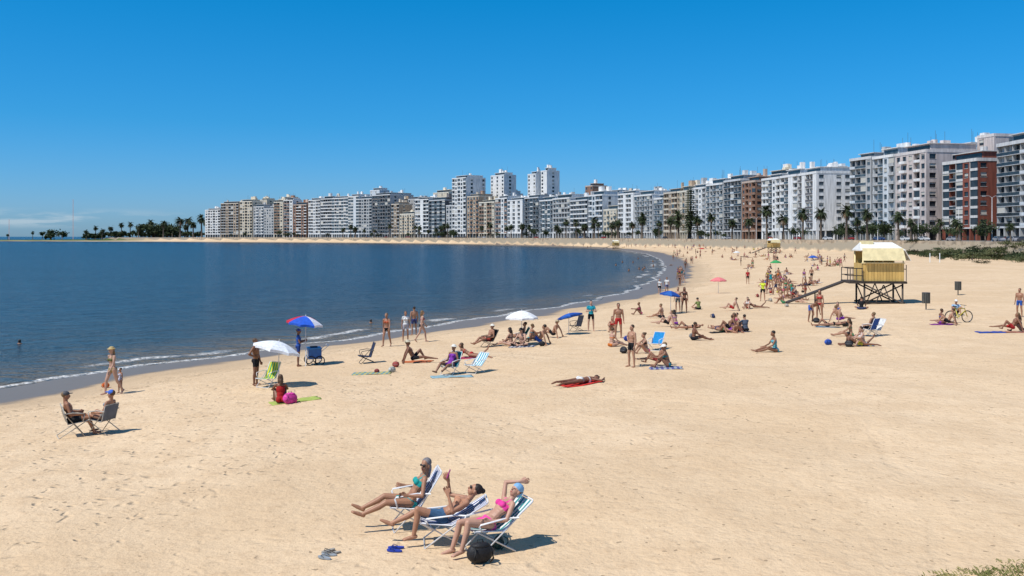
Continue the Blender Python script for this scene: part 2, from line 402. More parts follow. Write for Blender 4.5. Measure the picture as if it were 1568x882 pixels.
def person_mesh(pose,fem,outfit,hair,hat,vox,hi=0,glasses=False):
    kk=(pose,fem,outfit,hair,hat,vox,hi,glasses)
    if kk in _pm: return _pm[kk]
    prs,(Pv,T,Fw)=person_prims(pose,fem,hair,hat,hi,glasses)
    mb=MB()
    for pr in prs:
        if pr[0]=='e': mb.ell(pr[1],pr[3],0,12,8,pr[2])
        else:
            a,b_,ra,rb=pr[1:5];d=(b_-a);L=d.length;d=d/L if L>1e-6 else Vector((0,0,1))
            pts=[];rs=[]
            for k in range(4):
                th=math.pi/2*(1-k/3.);pts.append(a-d*ra*math.sin(th));rs.append(max(ra*math.cos(th),.0008))
            for k in range(4):
                th=math.pi/2*k/3.;pts.append(b_+d*rb*math.sin(th));rs.append(max(rb*math.cos(th),.0008))
            ref=Vector((0,0,1)) if abs(d.z)<.9 else Vector((1,0,0))
            x1=d.cross(ref).normalized();y1=d.cross(x1);n=10;vs=[];fs=[]
            for p,r in zip(pts,rs):
                for j in range(n):
                    th=2*math.pi*j/n;vs.append(tuple(p+(x1*math.cos(th)+y1*math.sin(th))*r))
            for i in range(len(pts)-1):
                for j in range(n): fs.append((i*n+j,i*n+(j+1)%n,(i+1)*n+(j+1)%n,(i+1)*n+j))
            fs.append(tuple(range(n))[::-1]);fs.append(tuple((len(pts)-1)*n+j for j in range(n)))
            mb.add(vs,fs,0,True)
    me=mb.mesh('tmp',[]);ob=mkobj('tmp_body',me)
    md=ob.modifiers.new('r','REMESH');md.mode='VOXEL';md.voxel_size=vox;md.adaptivity=0
    s=ob.modifiers.new('s','SMOOTH');s.factor=.5;s.iterations=2 if hi else 1
    dg=bpy.context.evaluated_depsgraph_get();me2=bpy.data.meshes.new_from_object(ob.evaluated_get(dg))
    bpy.data.objects.remove(ob);bpy.data.meshes.remove(me)
    nf=len(me2.polygons);cen=np.empty(nf*3);me2.polygons.foreach_get('center',cen);cen=cen.reshape(-1,3)
    S=np.stack([sdf(cen,pr) for pr in prs],1);am=S.argmin(1)
    labs=np.array([pr[-2] for pr in prs])[am]
    tt=(cen-np.array(Pv))@np.array(T);ff=(cen-np.array(Pv))@np.array(Fw);xx=cen[:,0]
    mi=np.zeros(nf,int)
    tor=labs=='torso';th1=labs=='thigh';th2=labs=='thigh2';ua=labs=='uarm'
    mi[labs=='hair']=1;mi[labs=='hat']=4;mi[labs=='lip']=5
    if outfit in('bikini','bikshorts'):
        mi[tor&(tt>.275)&(tt<.375)&(ff>.0)]=2;mi[tor&(tt>.29)&(tt<.325)]=2
        mi[tor&(ff>.0)&(tt>.36)&(np.abs(np.abs(xx)-.075)<.012)]=2
    if outfit=='bikini':
        mi[tor&(tt<.035)&(tt>-.35)]=3;mi[th1&(tt<.04)&(np.abs(xx)<.075)&(tt>-.12)]=3
    elif outfit=='onepiece':
        mi[tor&(tt<.40)]=2;mi[th1&(np.abs(xx)<.08)&(tt>-.1)]=2
    elif outfit=='shirt':
        mi[tor&(tt<.5)]=2;mi[ua]=2
        mi[tor&(tt<.03)]=3;mi[th1]=3
    elif outfit=='bikshorts':
        mi[tor&(tt<.06)]=3;mi[th1]=3
    elif outfit=='shorts':
        mi[tor&(tt<.055)]=3;mi[th1]=3
    mz=np.empty(len(me2.vertices)*3);me2.vertices.foreach_get('co',mz);minz=mz.reshape(-1,3)[:,2].min()
    me2.materials.clear()
    for _ in range(6): me2.materials.append(dummy)
    me2.polygons.foreach_set('material_index',mi.astype(np.int32));me2.polygons.foreach_set('use_smooth',[True]*nf)
    me2.name='body';me2.update()
    _pm[kk]=(me2,minz);return _pm[kk]
SK=[(.33,.165,.10),(.40,.22,.14),(.26,.125,.072),(.46,.275,.195),(.20,.09,.053),(.35,.185,.113)]
HR=[(.02,.012,.008),(.05,.028,.014),(.015,.01,.008),(.18,.11,.05),(.09,.05,.025)]
def cloth(c): return smat('cloth',c,.85,.1,10,spec=.15)
def put_person(name,loc,rz,pose,fem,outfit,top,bot,hair='short',hat=None,hatc=(.7,.7,.7),vox=.02,hi=0,glasses=False,seat=None,skin=None,hairc=None,sc=None):
    me,minz=person_mesh(pose,fem,outfit,hair,hat,vox,hi,glasses)
    z=loc[2]+(seat if seat is not None else 0)
    if sc is None: sc=1. if seat is not None else R.uniform(.95,1.05)
    if seat is None: z=loc[2]-minz*sc-.008
    o=mkobj(name,me,(loc[0],loc[1],z),rz,scale=sc)
    sk=skin or R.choice(SK);hc=hairc or R.choice(HR)
    ms=[smat('skin',sk,.5,.05,8,spec=.35),smat('hair',hc,.6,.2,30),cloth(top),cloth(bot),smat('hat_cloth',hatc,.7,.05),smat('lips',(.4,.12,.1),.5)]
    for i,mm in enumerate(ms): o.material_slots[i].link='OBJECT';o.material_slots[i].material=mm
    return o
# ------------------------------------------------------------------ beach furniture
alu=smat('painted_tube_white',(.75,.75,.75),.3,.05);dark=smat('dark_tube',(.04,.04,.045),.4,.1)
def beach_chair(name,loc,rz,s=.36,a=35,frame=None,fabric=None,back=.78,w=.28):
    mb=MB();sa,ca=math.sin(math.radians(a)),math.cos(math.radians(a))
    H=(-.13,s);Fp=(.36,s+.05);B=(H[0]-back*sa,H[1]+back*ca)
    r=.012
    for x in(-w,w):
        xo=x+.02*(1 if x>0 else -1)
        mb.tube([(x,Fp[0],Fp[1]),(x,Fp[0]-.03,Fp[1]+.005),(x,H[0],H[1]),(x,B[0],B[1])],r,0)
        A2=(H[0]-.30*sa,H[1]+.30*ca)
        mb.tube([(x,Fp[0]-.03,Fp[1]),(x,H[0]-.22,.012)],r,0)
        mb.tube([(xo,A2[0],A2[1]),(xo,.30,.012)],r,0)
        mb.tube([(xo,A2[0]-.03,A2[1]+.0),(xo,A2[0]+.2,A2[1]+.02),(xo,.27,A2[1]-.02),(xo,.29,A2[1]-.05),(x,.24,s+.04)],r*1.2,0)
    mb.tube([(-w,Fp[0],Fp[1]),(w,Fp[0],Fp[1])],r,0);mb.tube([(-w,B[0],B[1]),(-w+.03,B[0]-.02*sa,B[1]+.02),(w-.03,B[0]-.02*sa,B[1]+.02),(w,B[0],B[1])],r,0)
    mb.tube([(-w,H[0]-.22,.012),(w,H[0]-.22,.012)],r,0);mb.tube([(-w-.02,.30,.012),(w+.02,.30,.012)],r,0)
    def fn(u,v):
        x=(u-.5)*2*(w-.005)
        if v<.4: q=v/.4;y=Fp[0]+(H[0]-Fp[0])*q;z=Fp[1]+(H[1]-Fp[1])*q-.04*math.sin(q*math.pi)*(1-(2*u-1)**2)
        else: q=(v-.4)/.6;y=H[0]+(B[0]-H[0])*q-.035*math.sin(q*math.pi)*(1-(2*u-1)**2)*ca;z=H[1]+(B[1]-H[1])*q-.03*math.sin(q*math.pi)*sa*(1-(2*u-1)**2)
        return(x,y,z+.004)
    mb.grid(fn,8,20,1)
    return mb.obj(name,[frame or alu,fabric],loc,rz)
def umbrella(name,loc,R0,Hh,cols,tilt=(0,0),rz=0,flat=.30,pole=(.6,.6,.6)):
    mb=MB();apex=Vector((0,0,Hh));Mx=Matrix.Rotation(math.radians(tilt[0]),3,'X')@Matrix.Rotation(math.radians(tilt[1]),3,'Y')
    mb.tube([(0,0,-.3),(0,0,Hh*.6),(0,0,Hh*.6+.02),tuple(apex)],.016,0)
    N=8
    for k in range(N):
        a0=2*math.pi*k/N;a1=2*math.pi*(k+1)/N
        def fn(u,v,a0=a0,a1=a1):
            p0=Vector((math.cos(a0),math.sin(a0),0));p1=Vector((math.cos(a1),math.sin(a1),0));q=p0.lerp(p1,u)
            q=q*(R0*v)*(1-.05*math.sin(u*math.pi)*v)
            z=-flat*R0*(v**1.7)+.02*math.sin(u*math.pi)*v
            return apex+Mx@Vector((q.x,q.y,z))
        mb.grid(fn,5,7,1+k%len(cols))
        e=Vector((math.cos(a0),math.sin(a0),0))
        mb.tube([apex+Mx@Vector((e.x*R0*v,e.y*R0*v,-flat*R0*v**1.7-.012)) for v in(.03,.3,.6,1.)],.005,0,5)
        def fv(u,v,fn=fn):
            return Vector(fn(u,1.))-Mx@Vector((0,0,.09*v))
        mb.grid(fv,5,1,1+k%len(cols))
    mb.tube([apex,apex+Mx@Vector((0,0,.08))],[.014,.006],0)
    return mb.obj(name,[smat('pole',pole,.35)]+[cloth(c) for c in cols],loc,rz)
def towel(u=None,v=None,rz=0,col=(.5,.1,.1),L=1.55,W=.75,loc=None,col2=None):
    p=loc or at(u,v);a=math.radians(rz);ca,sa=math.cos(a),math.sin(a);ph=R.random()*6
    nu,nv=12,16
    pts=[]
    for j in range(nv+1):
        for i in range(nu+1):
            x=(i/nu-.5)*W;y=(j/nv-.5)*L;x+=.03*math.sin(y*4+ph);y+=.03*math.sin(x*6+ph)
            pts.append((x,y))
    wx=np.array([p[0]+x*ca-y*sa for x,y in pts]);wy=np.array([p[1]+x*sa+y*ca for x,y in pts])
    zz=fields(wx,wy)[2]
    mb=MB()
    vs=[(x,y,float(z)-p[2]+.022+.010*math.sin(x*14+y*5+ph)+.007*math.sin(y*17+ph)) for (x,y),z in zip(pts,zz)]
    mb.add(vs,[(j*(nu+1)+i,j*(nu+1)+i+1,(j+1)*(nu+1)+i+1,(j+1)*(nu+1)+i) for j in range(nv) for i in range(nu)],0,True)
    o=mb.obj('beach_towel',[stripemat('towel_stripe',col,col2,5.,1) if col2 else cloth(col)],p,rz)
    md=o.modifiers.new('thick','SOLIDIFY');md.thickness=.012
    return o
# ---- foreground trio
navy=(.03,.06,.22);wht=(.70,.70,.70)
stripeA=stripemat('sling_stripe_blue',navy,wht,13.,0);stripeB=stripemat('sling_stripe_green',(.05,.25,.25),wht,10.,0)
POSES['W1']=dict(lean=32,headlean=4,headyaw=45,aR=((.55,.15,-.85),(.0,1,.12)),aL=((-.5,.2,-.85),(.1,1,.08)),lR=((.10,.97,.18),(.02,.9,-.44)),lL=((-.12,.98,.10),(-.02,.93,-.40)),footR=(.1,.75,.5),footL=(-.1,.8,.45))
POSES['W2']=dict(lean=60,headlean=38,aR=((.30,.55,.05),(-.25,.1,1),(-.2,.3,1)),aL=((-.35,.6,-.2),(.35,.25,.95),(.3,.3,.9)),lR=((.10,.98,.10),(.04,.93,-.44)),lL=((-.12,.9,.38),(-.02,.15,-.98)),footR=(.1,.75,.4),footL=(-.1,.95,-.05))
POSES['W3']=dict(lean=54,headlean=40,headyaw=15,aR=((.4,-.35,.85),(-.55,-.5,.1)),aL=((-.4,.6,-.65),(.3,.95,.0)),lR=((.10,.97,.05),(.02,.30,-.95)),lL=((-.14,.95,.22),(-.03,.28,-.95)),footR=(.1,.95,-.05),footL=(-.1,.95,-.05))
def reclined(u,v,rz,pose,s,a,fab,bk,**k):
    p=at(u,v);beach_chair('beach_recliner_chair',p,rz,s,a,alu,fab,bk,.25)
    return put_person('reclining_woman_sunbather',p,rz,pose,True,vox=.0085,hi=1,seat=s+.105,**k),p
reclined(628,808,103,'W1',.38,32,stripeA,.70,outfit='bikini',top=(.02,.3,.28),bot=(.02,.28,.27),hair='long',hat=None,glasses=True,hatc=(.02,.02,.02),skin=(.36,.18,.105),hairc=(.20,.18,.18))
w2,p2=reclined(678,832,97,'W2',.36,60,stripeA,.66,outfit='bikshorts',top=(.5,.25,.15),bot=(.05,.11,.2),hair='bun',glasses=True,hatc=(.02,.02,.02),skin=(.39,.195,.115),hairc=(.02,.013,.01))
w3,p3=reclined(748,843,118,'W3',.36,54,stripeB,.66,outfit='bikini',top=(.75,.06,.3),bot=(.75,.08,.3),hair='short',hat='scarf',hatc=(.2,.4,.62),skin=(.48,.27,.185),hairc=(.12,.07,.04))
mbp=MB();mbp.box(-.038,.038,-.005,.005,-.075,.075,0);mbp.box(-.033,.033,-.0075,-.005,-.068,.068,1)
T2=Vector((0,-math.sin(math.radians(60)),math.cos(math.radians(60))))
hand=T2*.435+Vector((.158,0,0))+nrm((.30,.55,.05))*LU+nrm((-.25,.1,1))*LF+nrm((-.2,.3,1))*.11+Vector((-.03,-.03,.03))
bpy.context.view_layer.update()
ph=w2.matrix_world@hand;mbp.obj('mobile_phone',[smat('phone_case',(.35,.03,.2),.4),smat('phone_glass',(.02,.02,.02),.1)],ph,rot=(.4,0,math.radians(97)))
def backpack(loc,rz,col,sc=1.):
    mb=MB()
    mb.ell((0,0,.19),(.17,.12,.20),0,18,12);mb.ell((0,.09,.13),(.13,.06,.10),0,14,8);mb.ell((.0,-.01,.33),(.12,.09,.06),0)
    for x in(-.09,.09): mb.tube([(x,-.10,.34),(x*1.2,-.19,.28),(x*1.3,-.20,.15),(x*1.1,-.12,.04)],.014,1,6)
    mb.tube([(-.04,0,.38),(-.03,0,.43),(.03,0,.43),(.04,0,.38)],.009,1,6)
    mb.tube([(-.12,.125,.19),(-.06,.146,.2),(.06,.146,.2),(.12,.125,.19)],.006,2,5)
    o=mb.obj('backpack',[smat('nylon',col,.6,.25,14,bump=.01),smat('strap',[c*.6 for c in col],.7),smat('zip',(.3,.3,.3),.4)],loc,rz);o.scale=(sc*1.25,sc,sc*.82)
    return o
backpack(at(735,862),20,(.012,.012,.014),1.0);backpack(at(763,840),70,(.02,.06,.05),.65)
def flipflop(loc,rz,col):
    mb=MB()
    for dx,r in((0,0),(.14,.3)):
        M=Matrix.Translation((dx,r*.1,0))@Matrix.Rotation(r,4,'Z')
        out=[(.04*math.cos(a)*(1.15 if math.sin(a)>0 else .9),.13*math.sin(a)) for a in [i*math.pi/8 for i in range(16)]]
        vs=[tuple(M@Vector((x,y,.01))) for x,y in out]+[tuple(M@Vector((x,y,.035))) for x,y in out]
        mb.add(vs,[tuple(range(16))[::-1],tuple(range(16,32))]+[(i,(i+1)%16,16+(i+1)%16,16+i) for i in range(16)],0)
        for sx in(-1,1): mb.tube([tuple(M@Vector(q)) for q in((0,.08,.035),(sx*.03,.04,.065),(sx*.042,-.02,.035))],.006,1,5)
    return mb.obj('flip_flops',[smat('rubber',col,.5),smat('rubber_strap',[c*.5 for c in col],.4)],loc,rz)
flipflop(at(604,845),75,(.02,.05,.35))
flipflop(at(497,856),60,(.3,.33,.35));flipflop(at(510,849),120,(.33,.3,.25))
# ---- seated couple
p=at(110,668);beach_chair('folding_chair',p,-58,.38,15,smat('chair_tube',(.45,.42,.36),.35),smat('canvas_grey',(.30,.26,.20),.8),.50)
put_person('seated_man',p,-58,'chair',False,'shorts',(.4,.2,.1),(.03,.03,.03),hat='cap',hatc=(.07,.07,.075),vox=.012,hi=1,seat=.50,skin=(.32,.15,.085))
p=at(160,664);beach_chair('folding_chair',p,75,.38,15,smat('chair_tube',(.45,.42,.36),.35),smat('canvas_dark',(.12,.13,.15),.8),.45)
put_person('seated_woman',p,75,'chairlow',True,'onepiece',(.22,.25,.28),(.22,.25,.28),hair='short',hat='cap',hatc=(.03,.12,.5),vox=.012,hi=1,seat=.50,skin=(.36,.18,.105))
K=(.015,.015,.018);TEAL=(.02,.22,.25);REDc=(.42,.03,.03);BLU=(.03,.09,.35);PNK=(.55,.07,.2);PUR=(.2,.04,.32);WH=(.68,.68,.66);YEL=(.5,.45,.06);GRN=(.05,.22,.1);ORG=(.55,.16,.03)
MID=[(172,605,'walk',150,1,'bikini',(.12,.12,.05),(.3,.25,.1),'long','brim',(.45,.33,.14)),
(392,590,'standhip',-100,0,'shorts',K,K,'short',None,WH),
(457,561,'standfold',-80,0,'shirt',(.03,.09,.35),(.02,.05,.2),'short','cap',(.03,.06,.3)),
(430,618,'sitknees',20,1,'onepiece',(.35,.02,.02),K,'long',None,WH),
(592,531,'walk',170,1,'bikini',(.4,.1,.05),K,'bun',None,WH),
(621,522,'stand',200,1,'shirt',WH,(.4,.4,.45),'short',None,WH),
(634,513,'stand',30,0,'shorts',K,(.04,.05,.15),'short',None,WH),
(646,524,'walk',-70,1,'bikini',(.3,.05,.1),K,'long',None,WH),
(633,556,'sitback',-80,0,'shorts',K,K,'short','brim',(.5,.45,.33)),
(889,588,'prone',-58,1,'bikini',WH,WH,'short',None,WH),
(967,562,'standhip',120,0,'shorts',K,K,'short',None,WH),
(905,507,'standfold',180,0,'shirt',(.02,.28,.36),K,'short',None,WH),
(990,541,'sitknees',100,1,'bikini',K,PNK,'bun',None,WH),
(1022,563,'sitknees',80,1,'bikini',TEAL,TEAL,'short','brim',(.7,.68,.62)),
(1008,560,'sitback',70,0,'shorts',K,(.3,.05,.05),'short',None,WH),
(936,531,'sitlegs',-60,1,'bikini',ORG,ORG,'short',None,WH),
(947,518,'stand',180,0,'shorts',K,REDc,'short',None,WH),
(938,508,'sitknees',170,1,'bikini',REDc,REDc,'long',None,WH),
(720,548,'proneprop',80,1,'bikini',REDc,REDc,'long',None,WH),
(800,530,'sitcross',150,0,'shorts',K,K,'short','cap',K),
(783,530,'sitlegs',60,1,'bikini',K,K,'long',None,WH),
(826,528,'sitback',70,0,'shorts',K,BLU,'short',None,WH),
(812,522,'sitknees',-70,1,'bikini',TEAL,TEAL,'short',None,WH),
(847,517,'sitback',60,0,'shorts',K,K,'short','brim',(.4,.32,.2)),
(1062,521,'sitlegs',-90,0,'shorts',K,K,'short',None,WH),
(1187,539,'sitlegs',95,1,'onepiece',(.1,.35,.4),PNK,'short',None,WH),
(1242,493,'bend',200,0,'shorts',K,BLU,'short',None,WH),(1255,490,'stand',150,1,'bikini',REDc,REDc,'long',None,WH),
(1268,501,'supineknee',80,1,'bikini',K,K,'long',None,WH),(1283,483,'sitknees',150,1,'onepiece',BLU,BLU,'long',None,WH),
(1285,494,'sitback',-60,0,'shorts',K,PUR,'short',None,WH),
(1303,515,'sitlegs',70,1,'bikini',GRN,GRN,'long',None,WH),(1333,515,'chair',40,0,'shorts',K,K,'short',None,WH),
(1322,530,'sitknees',100,1,'bikini',WH,WH,'short',None,WH),(1312,530,'proneprop',80,0,'shorts',K,YEL,'short',None,WH),
(1463,482,'sitknees',170,0,'shirt',(.3,.45,.6),K,'short','cap',WH),(1440,496,'sitlegs',-80,1,'bikini',BLU,PUR,'short',None,WH),(1452,498,'sitback',60,0,'shorts',K,K,'short',None,WH),
(1561,485,'stand',120,0,'shorts',K,BLU,'short',None,WH),(1550,508,'sitback',75,0,'shorts',K,REDc,'short',None,WH),(1564,508,'sitknees',60,1,'bikini',K,K,'long',None,WH),
(1142,508,'sitknees',20,0,'shirt',(.08,.1,.14),K,'short',None,WH),(1117,508,'sitback',70,0,'shorts',K,K,'short',None,WH),(1126,503,'sitlegs',100,1,'bikini',K,K,'long',None,WH),
(1168,461,'standhip',160,1,'shirt',(.6,.7,.05),K,'short',None,WH),(1145,435,'stand',180,0,'shirt',REDc,K,'short',None,WH),
(1048,479,'standhip',170,1,'bikini',K,K,'long',None,WH),(1038,478,'stand',150,0,'shorts',K,(.1,.1,.1),'short',None,WH),(1022,500,'sitback',80,0,'shorts',K,K,'short',None,WH),(1034,498,'sitknees',20,1,'bikini',PUR,PUR,'long',None,WH),
(1052,505,'supineknee',80,1,'bikini',K,K,'long',None,WH),(1014,487,'sitlegs',60,0,'shorts',K,K,'short',None,WH),(981,482,'sitknees',80,1,'bikini',PNK,PNK,'short',None,WH),
(1070,474,'sitcross',30,0,'shirt',(.2,.25,.08),K,'short','cap',K),(1122,476,'sitback',70,0,'shorts',K,REDc,'short',None,WH),(1155,472,'proneprop',80,1,'bikini',K,K,'long',None,WH),
(1010,451,'walk',180,1,'shirt',WH,K,'long',None,WH),(1021,450,'walk',170,0,'shirt',WH,(.1,.1,.2),'short',None,WH),(1041,437,'walk',190,0,'shorts',K,BLU,'short',None,WH),
]
LIE=('prone','proneprop','supine','supineknee')
for i,(u,v,po,rz,fm,of,tc,bc,hr,ht,hc) in enumerate(MID):
    p=at(u,v);near=v>515
    base={'walk':'walking','stand':'standing','standhip':'standing','standfold':'standing','bend':'bending'}.get(po,'lying' if po in LIE else 'seated')
    seat=.46 if po=='chair' else None
    if po=='chair': beach_chair('folding_chair',p,rz,.34,22,alu,cloth(R.choice([WH,BLU,GRN])),.6)
    put_person(base+('_woman' if fm else '_man'),p+Vector((0,0,.02 if po[:3] in('sit','pro','sup') else 0)),rz,po,bool(fm),of,tc,bc,hr,ht,hc,vox=.0135 if near else .02,hi=1 if near else 0,seat=seat,skin=(.2,.09,.05) if i in(1,2,3) else None)
put_person('standing_child',at(184,602),150,'stand',True,'onepiece',(.5,.5,.6),(.5,.5,.6),'short',vox=.0135,sc=.55)
for (u,v,rz,c,c2) in [(889,588,-58,(.55,.04,.03),None),(640,554,85,(.5,.14,.05),None),(452,614,110,(.35,.42,.1),None),(570,572,85,(.42,.38,.14),(.15,.26,.26)),(692,577,95,(.25,.38,.42),None),
 (720,548,80,(.35,.05,.1),None),(1020,564,85,(.3,.33,.37),(.1,.1,.25)),(1315,529,85,(.1,.18,.35),(.35,.35,.12)),(1442,497,85,(.25,.05,.25),None),(1517,509,80,(.02,.06,.3),None),
 (1555,509,90,(.35,.14,.1),None),(1126,508,90,(.05,.05,.08),None),(800,531,80,(.1,.12,.2),(.4,.4,.4)),(1268,501,80,(.1,.2,.3),None)]:
    towel(u,v,rz,c,col2=c2,L=1.55 if v>570 else 1.25,W=.65)
def chair_person(u,v,rz,fm,top,bot,fab,fr=None,hat=None,occ=True,a=30,vox=.0135):
    p=at(u,v);beach_chair('beach_chair',p,rz,.28,a,fr or alu,fab,.62,.25)
    if occ: put_person('seated_woman' if fm else 'seated_man',p,rz,'chairlow',bool(fm),'onepiece' if fm else 'shorts',top,bot,'short',hat,(.7,.68,.6),vox=vox,seat=.385)
chair_person(690,573,150,1,PUR,PUR,cloth(TEAL),hat='brim')
chair_person(727,571,140,0,K,K,stripemat('sling_teal',(.03,.3,.4),wht,9.,0),occ=False,a=45)
chair_person(748,531,120,0,K,(.35,.05,.04),cloth(K),dark,hat='brim')
chair_person(562,556,110,0,K,K,cloth((.03,.04,.08)),dark,occ=False,a=18)
chair_person(883,507,120,0,K,K,cloth((.03,.03,.04)),dark,occ=False,a=18)
chair_person(1004,536,150,0,K,K,cloth((.02,.22,.5)),occ=False,a=40)
chair_person(410,592,155,0,K,K,stripemat('sling_green',(.05,.3,.12),(.6,.55,.05),9.,0),occ=False,a=28)
chair_person(797,527,100,1,K,K,cloth(GRN))
chair_person(1340,514,100,1,K,K,cloth(WH),occ=False)
backpack(at(444,618),30,(.65,.05,.32),1.1);backpack(at(600,570),30,(.5,.5,.45),.7);backpack(at(577,571),0,(.3,.05,.05),.5);backpack(at(960,522),0,(.02,.05,.3),.8);backpack(at(1268,528),0,(.02,.08,.4),.8);backpack(at(1294,500),0,(.02,.02,.02),.9);backpack(at(1060,518),0,(.2,.2,.2),.8)
backpack(at(162,594),0,(.65,.13,.02),.7)
for (u,v) in((606,562),(830,530),(955,541),(1092,487),(1134,508),(1250,494),(1300,531),(1205,470),(1229,448),(1160,455),(1180,462)): backpack(at(u,v),R.uniform(0,360),R.choice([K,(.02,.04,.12),(.3,.05,.04),(.4,.38,.33)]),R.uniform(.6,.95))
umbrella('beach_umbrella',at(427,592),.86,1.62,[(.76,.78,.80)],(-6,14),flat=.32)
umbrella('beach_umbrella',at(799,529),.80,1.72,[(.78,.78,.78)],(0,0),flat=.42)
umbrella('beach_umbrella',at(871,512),.72,1.15,[(.02,.07,.3),(.03,.11,.42)],(-8,-14),flat=.22)
umbrella('beach_umbrella',at(1027,481),.72,1.6,[(.02,.07,.3),(.03,.12,.4)],(0,8),flat=.38)
umbrella('beach_umbrella',at(1100,449),.8,1.55,[(.70,.2,.2)],(0,0),flat=.4)
umbrella('beach_umbrella',at(468,561),.80,2.2,[(.5,.03,.05),(.03,.1,.5),(.03,.12,.6),(.7,.7,.75)],(0,8),flat=.38)
for (u,v,c) in((1188,417,(.05,.3,.1)),(1128,396,WH),(1075,388,(.5,.05,.04)),(1245,407,(.03,.1,.4))): umbrella('beach_umbrella',at(u,v),.85,1.8,[c],(0,0),flat=.4)
p=at(481,558);mb=MB()
mb.box(-.35,.35,-.28,.28,.28,.72,0);mb.box(-.37,.37,-.30,.30,.722,.76,1);mb.box(-.2,.05,-.15,.15,.762,.80,2);mb.box(-.30,.30,-.286,-.283,.36,.62,3)
for sx in(-.39,.39):
    for sy in(-.18,.2):
        r=.2;mb.tube([(sx,sy+r*math.cos(a),.2+r*math.sin(a)) for a in[i*math.pi/8 for i in range(17)]],.022,2,6)
        for i in range(6): mb.tube([(sx,sy,.2),(sx,sy+.19*math.cos(i*1.047),.2+.19*math.sin(i*1.047))],.005,4,4)
mb.tube([(-.3,.28,.6),(-.3,.6,.85),(.3,.6,.85),(.3,.28,.6)],.015,4)
mb.obj('ice_cream_cart',[smat('cart_blue',(.02,.12,.35),.35),smat('cart_lid',(.04,.2,.45),.4),smat('rubber_black',(.02,.02,.02),.6),smat('cart_label',(.5,.55,.6),.5),alu],p,-70)
for u,v in((30,526),(568,494)):
    y=F*CAMZ/(v-V0);mb=MB();mb.ell((0,0,.12),(.08,.095,.12),0);mb.ell((0,-.01,.16),(.087,.10,.10),1);mb.ell((0,0,-.08),(.21,.13,.13),0);mb.tube([(0,0,-.02),(0,0,.06)],.05,0)
    mb.obj('swimmer',[smat('skin',SK[2],.5),smat('hair',HR[0],.5)],((u-U0)/F*y,y,0))
# ------------------------------------------------------------------ distant crowd
CM=[('stand',0,'shorts'),('stand',1,'bikini'),('walk',0,'shorts'),('walk',1,'bikini'),('standhip',1,'onepiece'),('sitknees',0,'shorts'),('sitknees',1,'bikini'),('sitback',0,'shorts'),('sitback',1,'bikini'),
('sitlegs',1,'bikini'),('sitcross',0,'shirt'),('supineknee',1,'bikini'),('prone',1,'bikini'),('proneprop',0,'shorts')]
cc=[K,K,K,REDc,BLU,PNK,TEAL,WH,PUR,YEL,GRN,ORG,(.05,.06,.12)]
def crowd(n,fn,pstand=.3):
    for _ in range(n):
        u,v=fn();p=at(u,v)
        st=R.random()<pstand;po,fm,of=R.choice(CM[:5] if st else CM[5:])
        if po in('sitback','supineknee','prone') and R.random()<.3: towel(col=R.choice(cc),loc=p,rz=R.uniform(60,120),L=1.3,W=.6)
        put_person(('standing' if st else 'lying' if po in LIE else 'seated')+('_woman' if fm else '_man'),p,R.uniform(0,360),po,bool(fm),of,R.choice(cc),R.choice(cc),'short',None,vox=.024)
def clus(cs,su,sv):
    def f():
        u,v=R.choice(cs);return u+R.gauss(0,su),max(377.,v+R.gauss(0,sv))
    return f
crowd(74,clus([(1195,455),(1240,435),(1185,420),(1215,455),(1185,400),(1150,405),(1180,385),(1200,440),(1250,400),(1185,432),(1175,392)],11,5),.22)
crowd(60,clus([(1100,392),(1060,388),(1150,392),(1225,395),(1290,405),(1120,383),(1040,381),(1080,384),(1160,382)],20,3),.3)
crowd(20,clus([(1040,428),(1052,410),(1030,395),(1063,400)],6,5),.85)
crowd(46,lambda:(R.uniform(760,1080),R.uniform(377.5,381)),.7)
crowd(6,clus([(1110,505),(1050,495),(1180,480),(1300,490)],20,5),.1)
for _ in range(10):
    u=R.uniform(940,1005);v=R.uniform(396,425);y=F*CAMZ/(v-V0);mb=MB()
    mb.ell((0,0,.42),(.09,.1,.12),1);mb.ell((0,0,.05),(.2,.12,.34),0);mb.obj('swimmer',[smat('skin',SK[2],.5),smat('hair',HR[0],.5)],((u-U0)/F*y,y,0))
# ------------------------------------------------------------------ lifeguard tower
p=at(1346,464);mb=MB()
zP=1.42
for x in(-1.35,1.35):
    for y in(-1.1,1.1):
        mb.tube([(x,y,-.3),(x,y,zP)],.07,0)
for y in(-1.1,1.1):
    mb.tube([(-1.35,y,.05),(1.3,y,zP-.1)],.05,0);mb.tube([(1.35,y-.07,.05),(-1.3,y-.07,zP-.1)],.05,0);mb.tube([(-1.5,y,.08),(1.5,y,.08)],.06,0)
    mb.tube([(-.55,y,.05),(.0,y,zP-.1)],.04,0);mb.tube([(.55,y,.05),(0.02,y,zP-.1)],.04,0)
for x in(-1.35,1.35): mb.tube([(x,-1.1,.1),(x,1.1,zP-.1)],.045,0)
mb.box(-2.45,1.62,-1.3,1.3,zP,zP+.14,0)
for i in range(20): mb.box(-2.45+i*.2,-2.45+i*.2+.18,-1.32,1.32,zP+.141,zP+.17,0)
c0=zP+.172;x0,x1,y0,y1=-1.5,1.45,-1.15,1.15
for i in range(14):
    w=(x1-x0)/14;mb.box(x0+i*w+.008,x0+(i+1)*w-.008,y0,y0+.05,c0,c0+1.22,1)
mb.box(x0,x1,y0+.051,y0+.09,c0+.002,c0+1.2,0)
mb.box(x0,x0+.06,y0+.1,y1,c0,c0+1.22,1);mb.box(x1-.06,x1,y0+.1,y1,c0,c0+1.22,1);mb.box(x0,x1,y1,y1+.06,c0,c0+2.05,1)
mb.box(x0-.05,x1+.05,y0-.05,y0+.10,c0+1.222,c0+1.29,2)
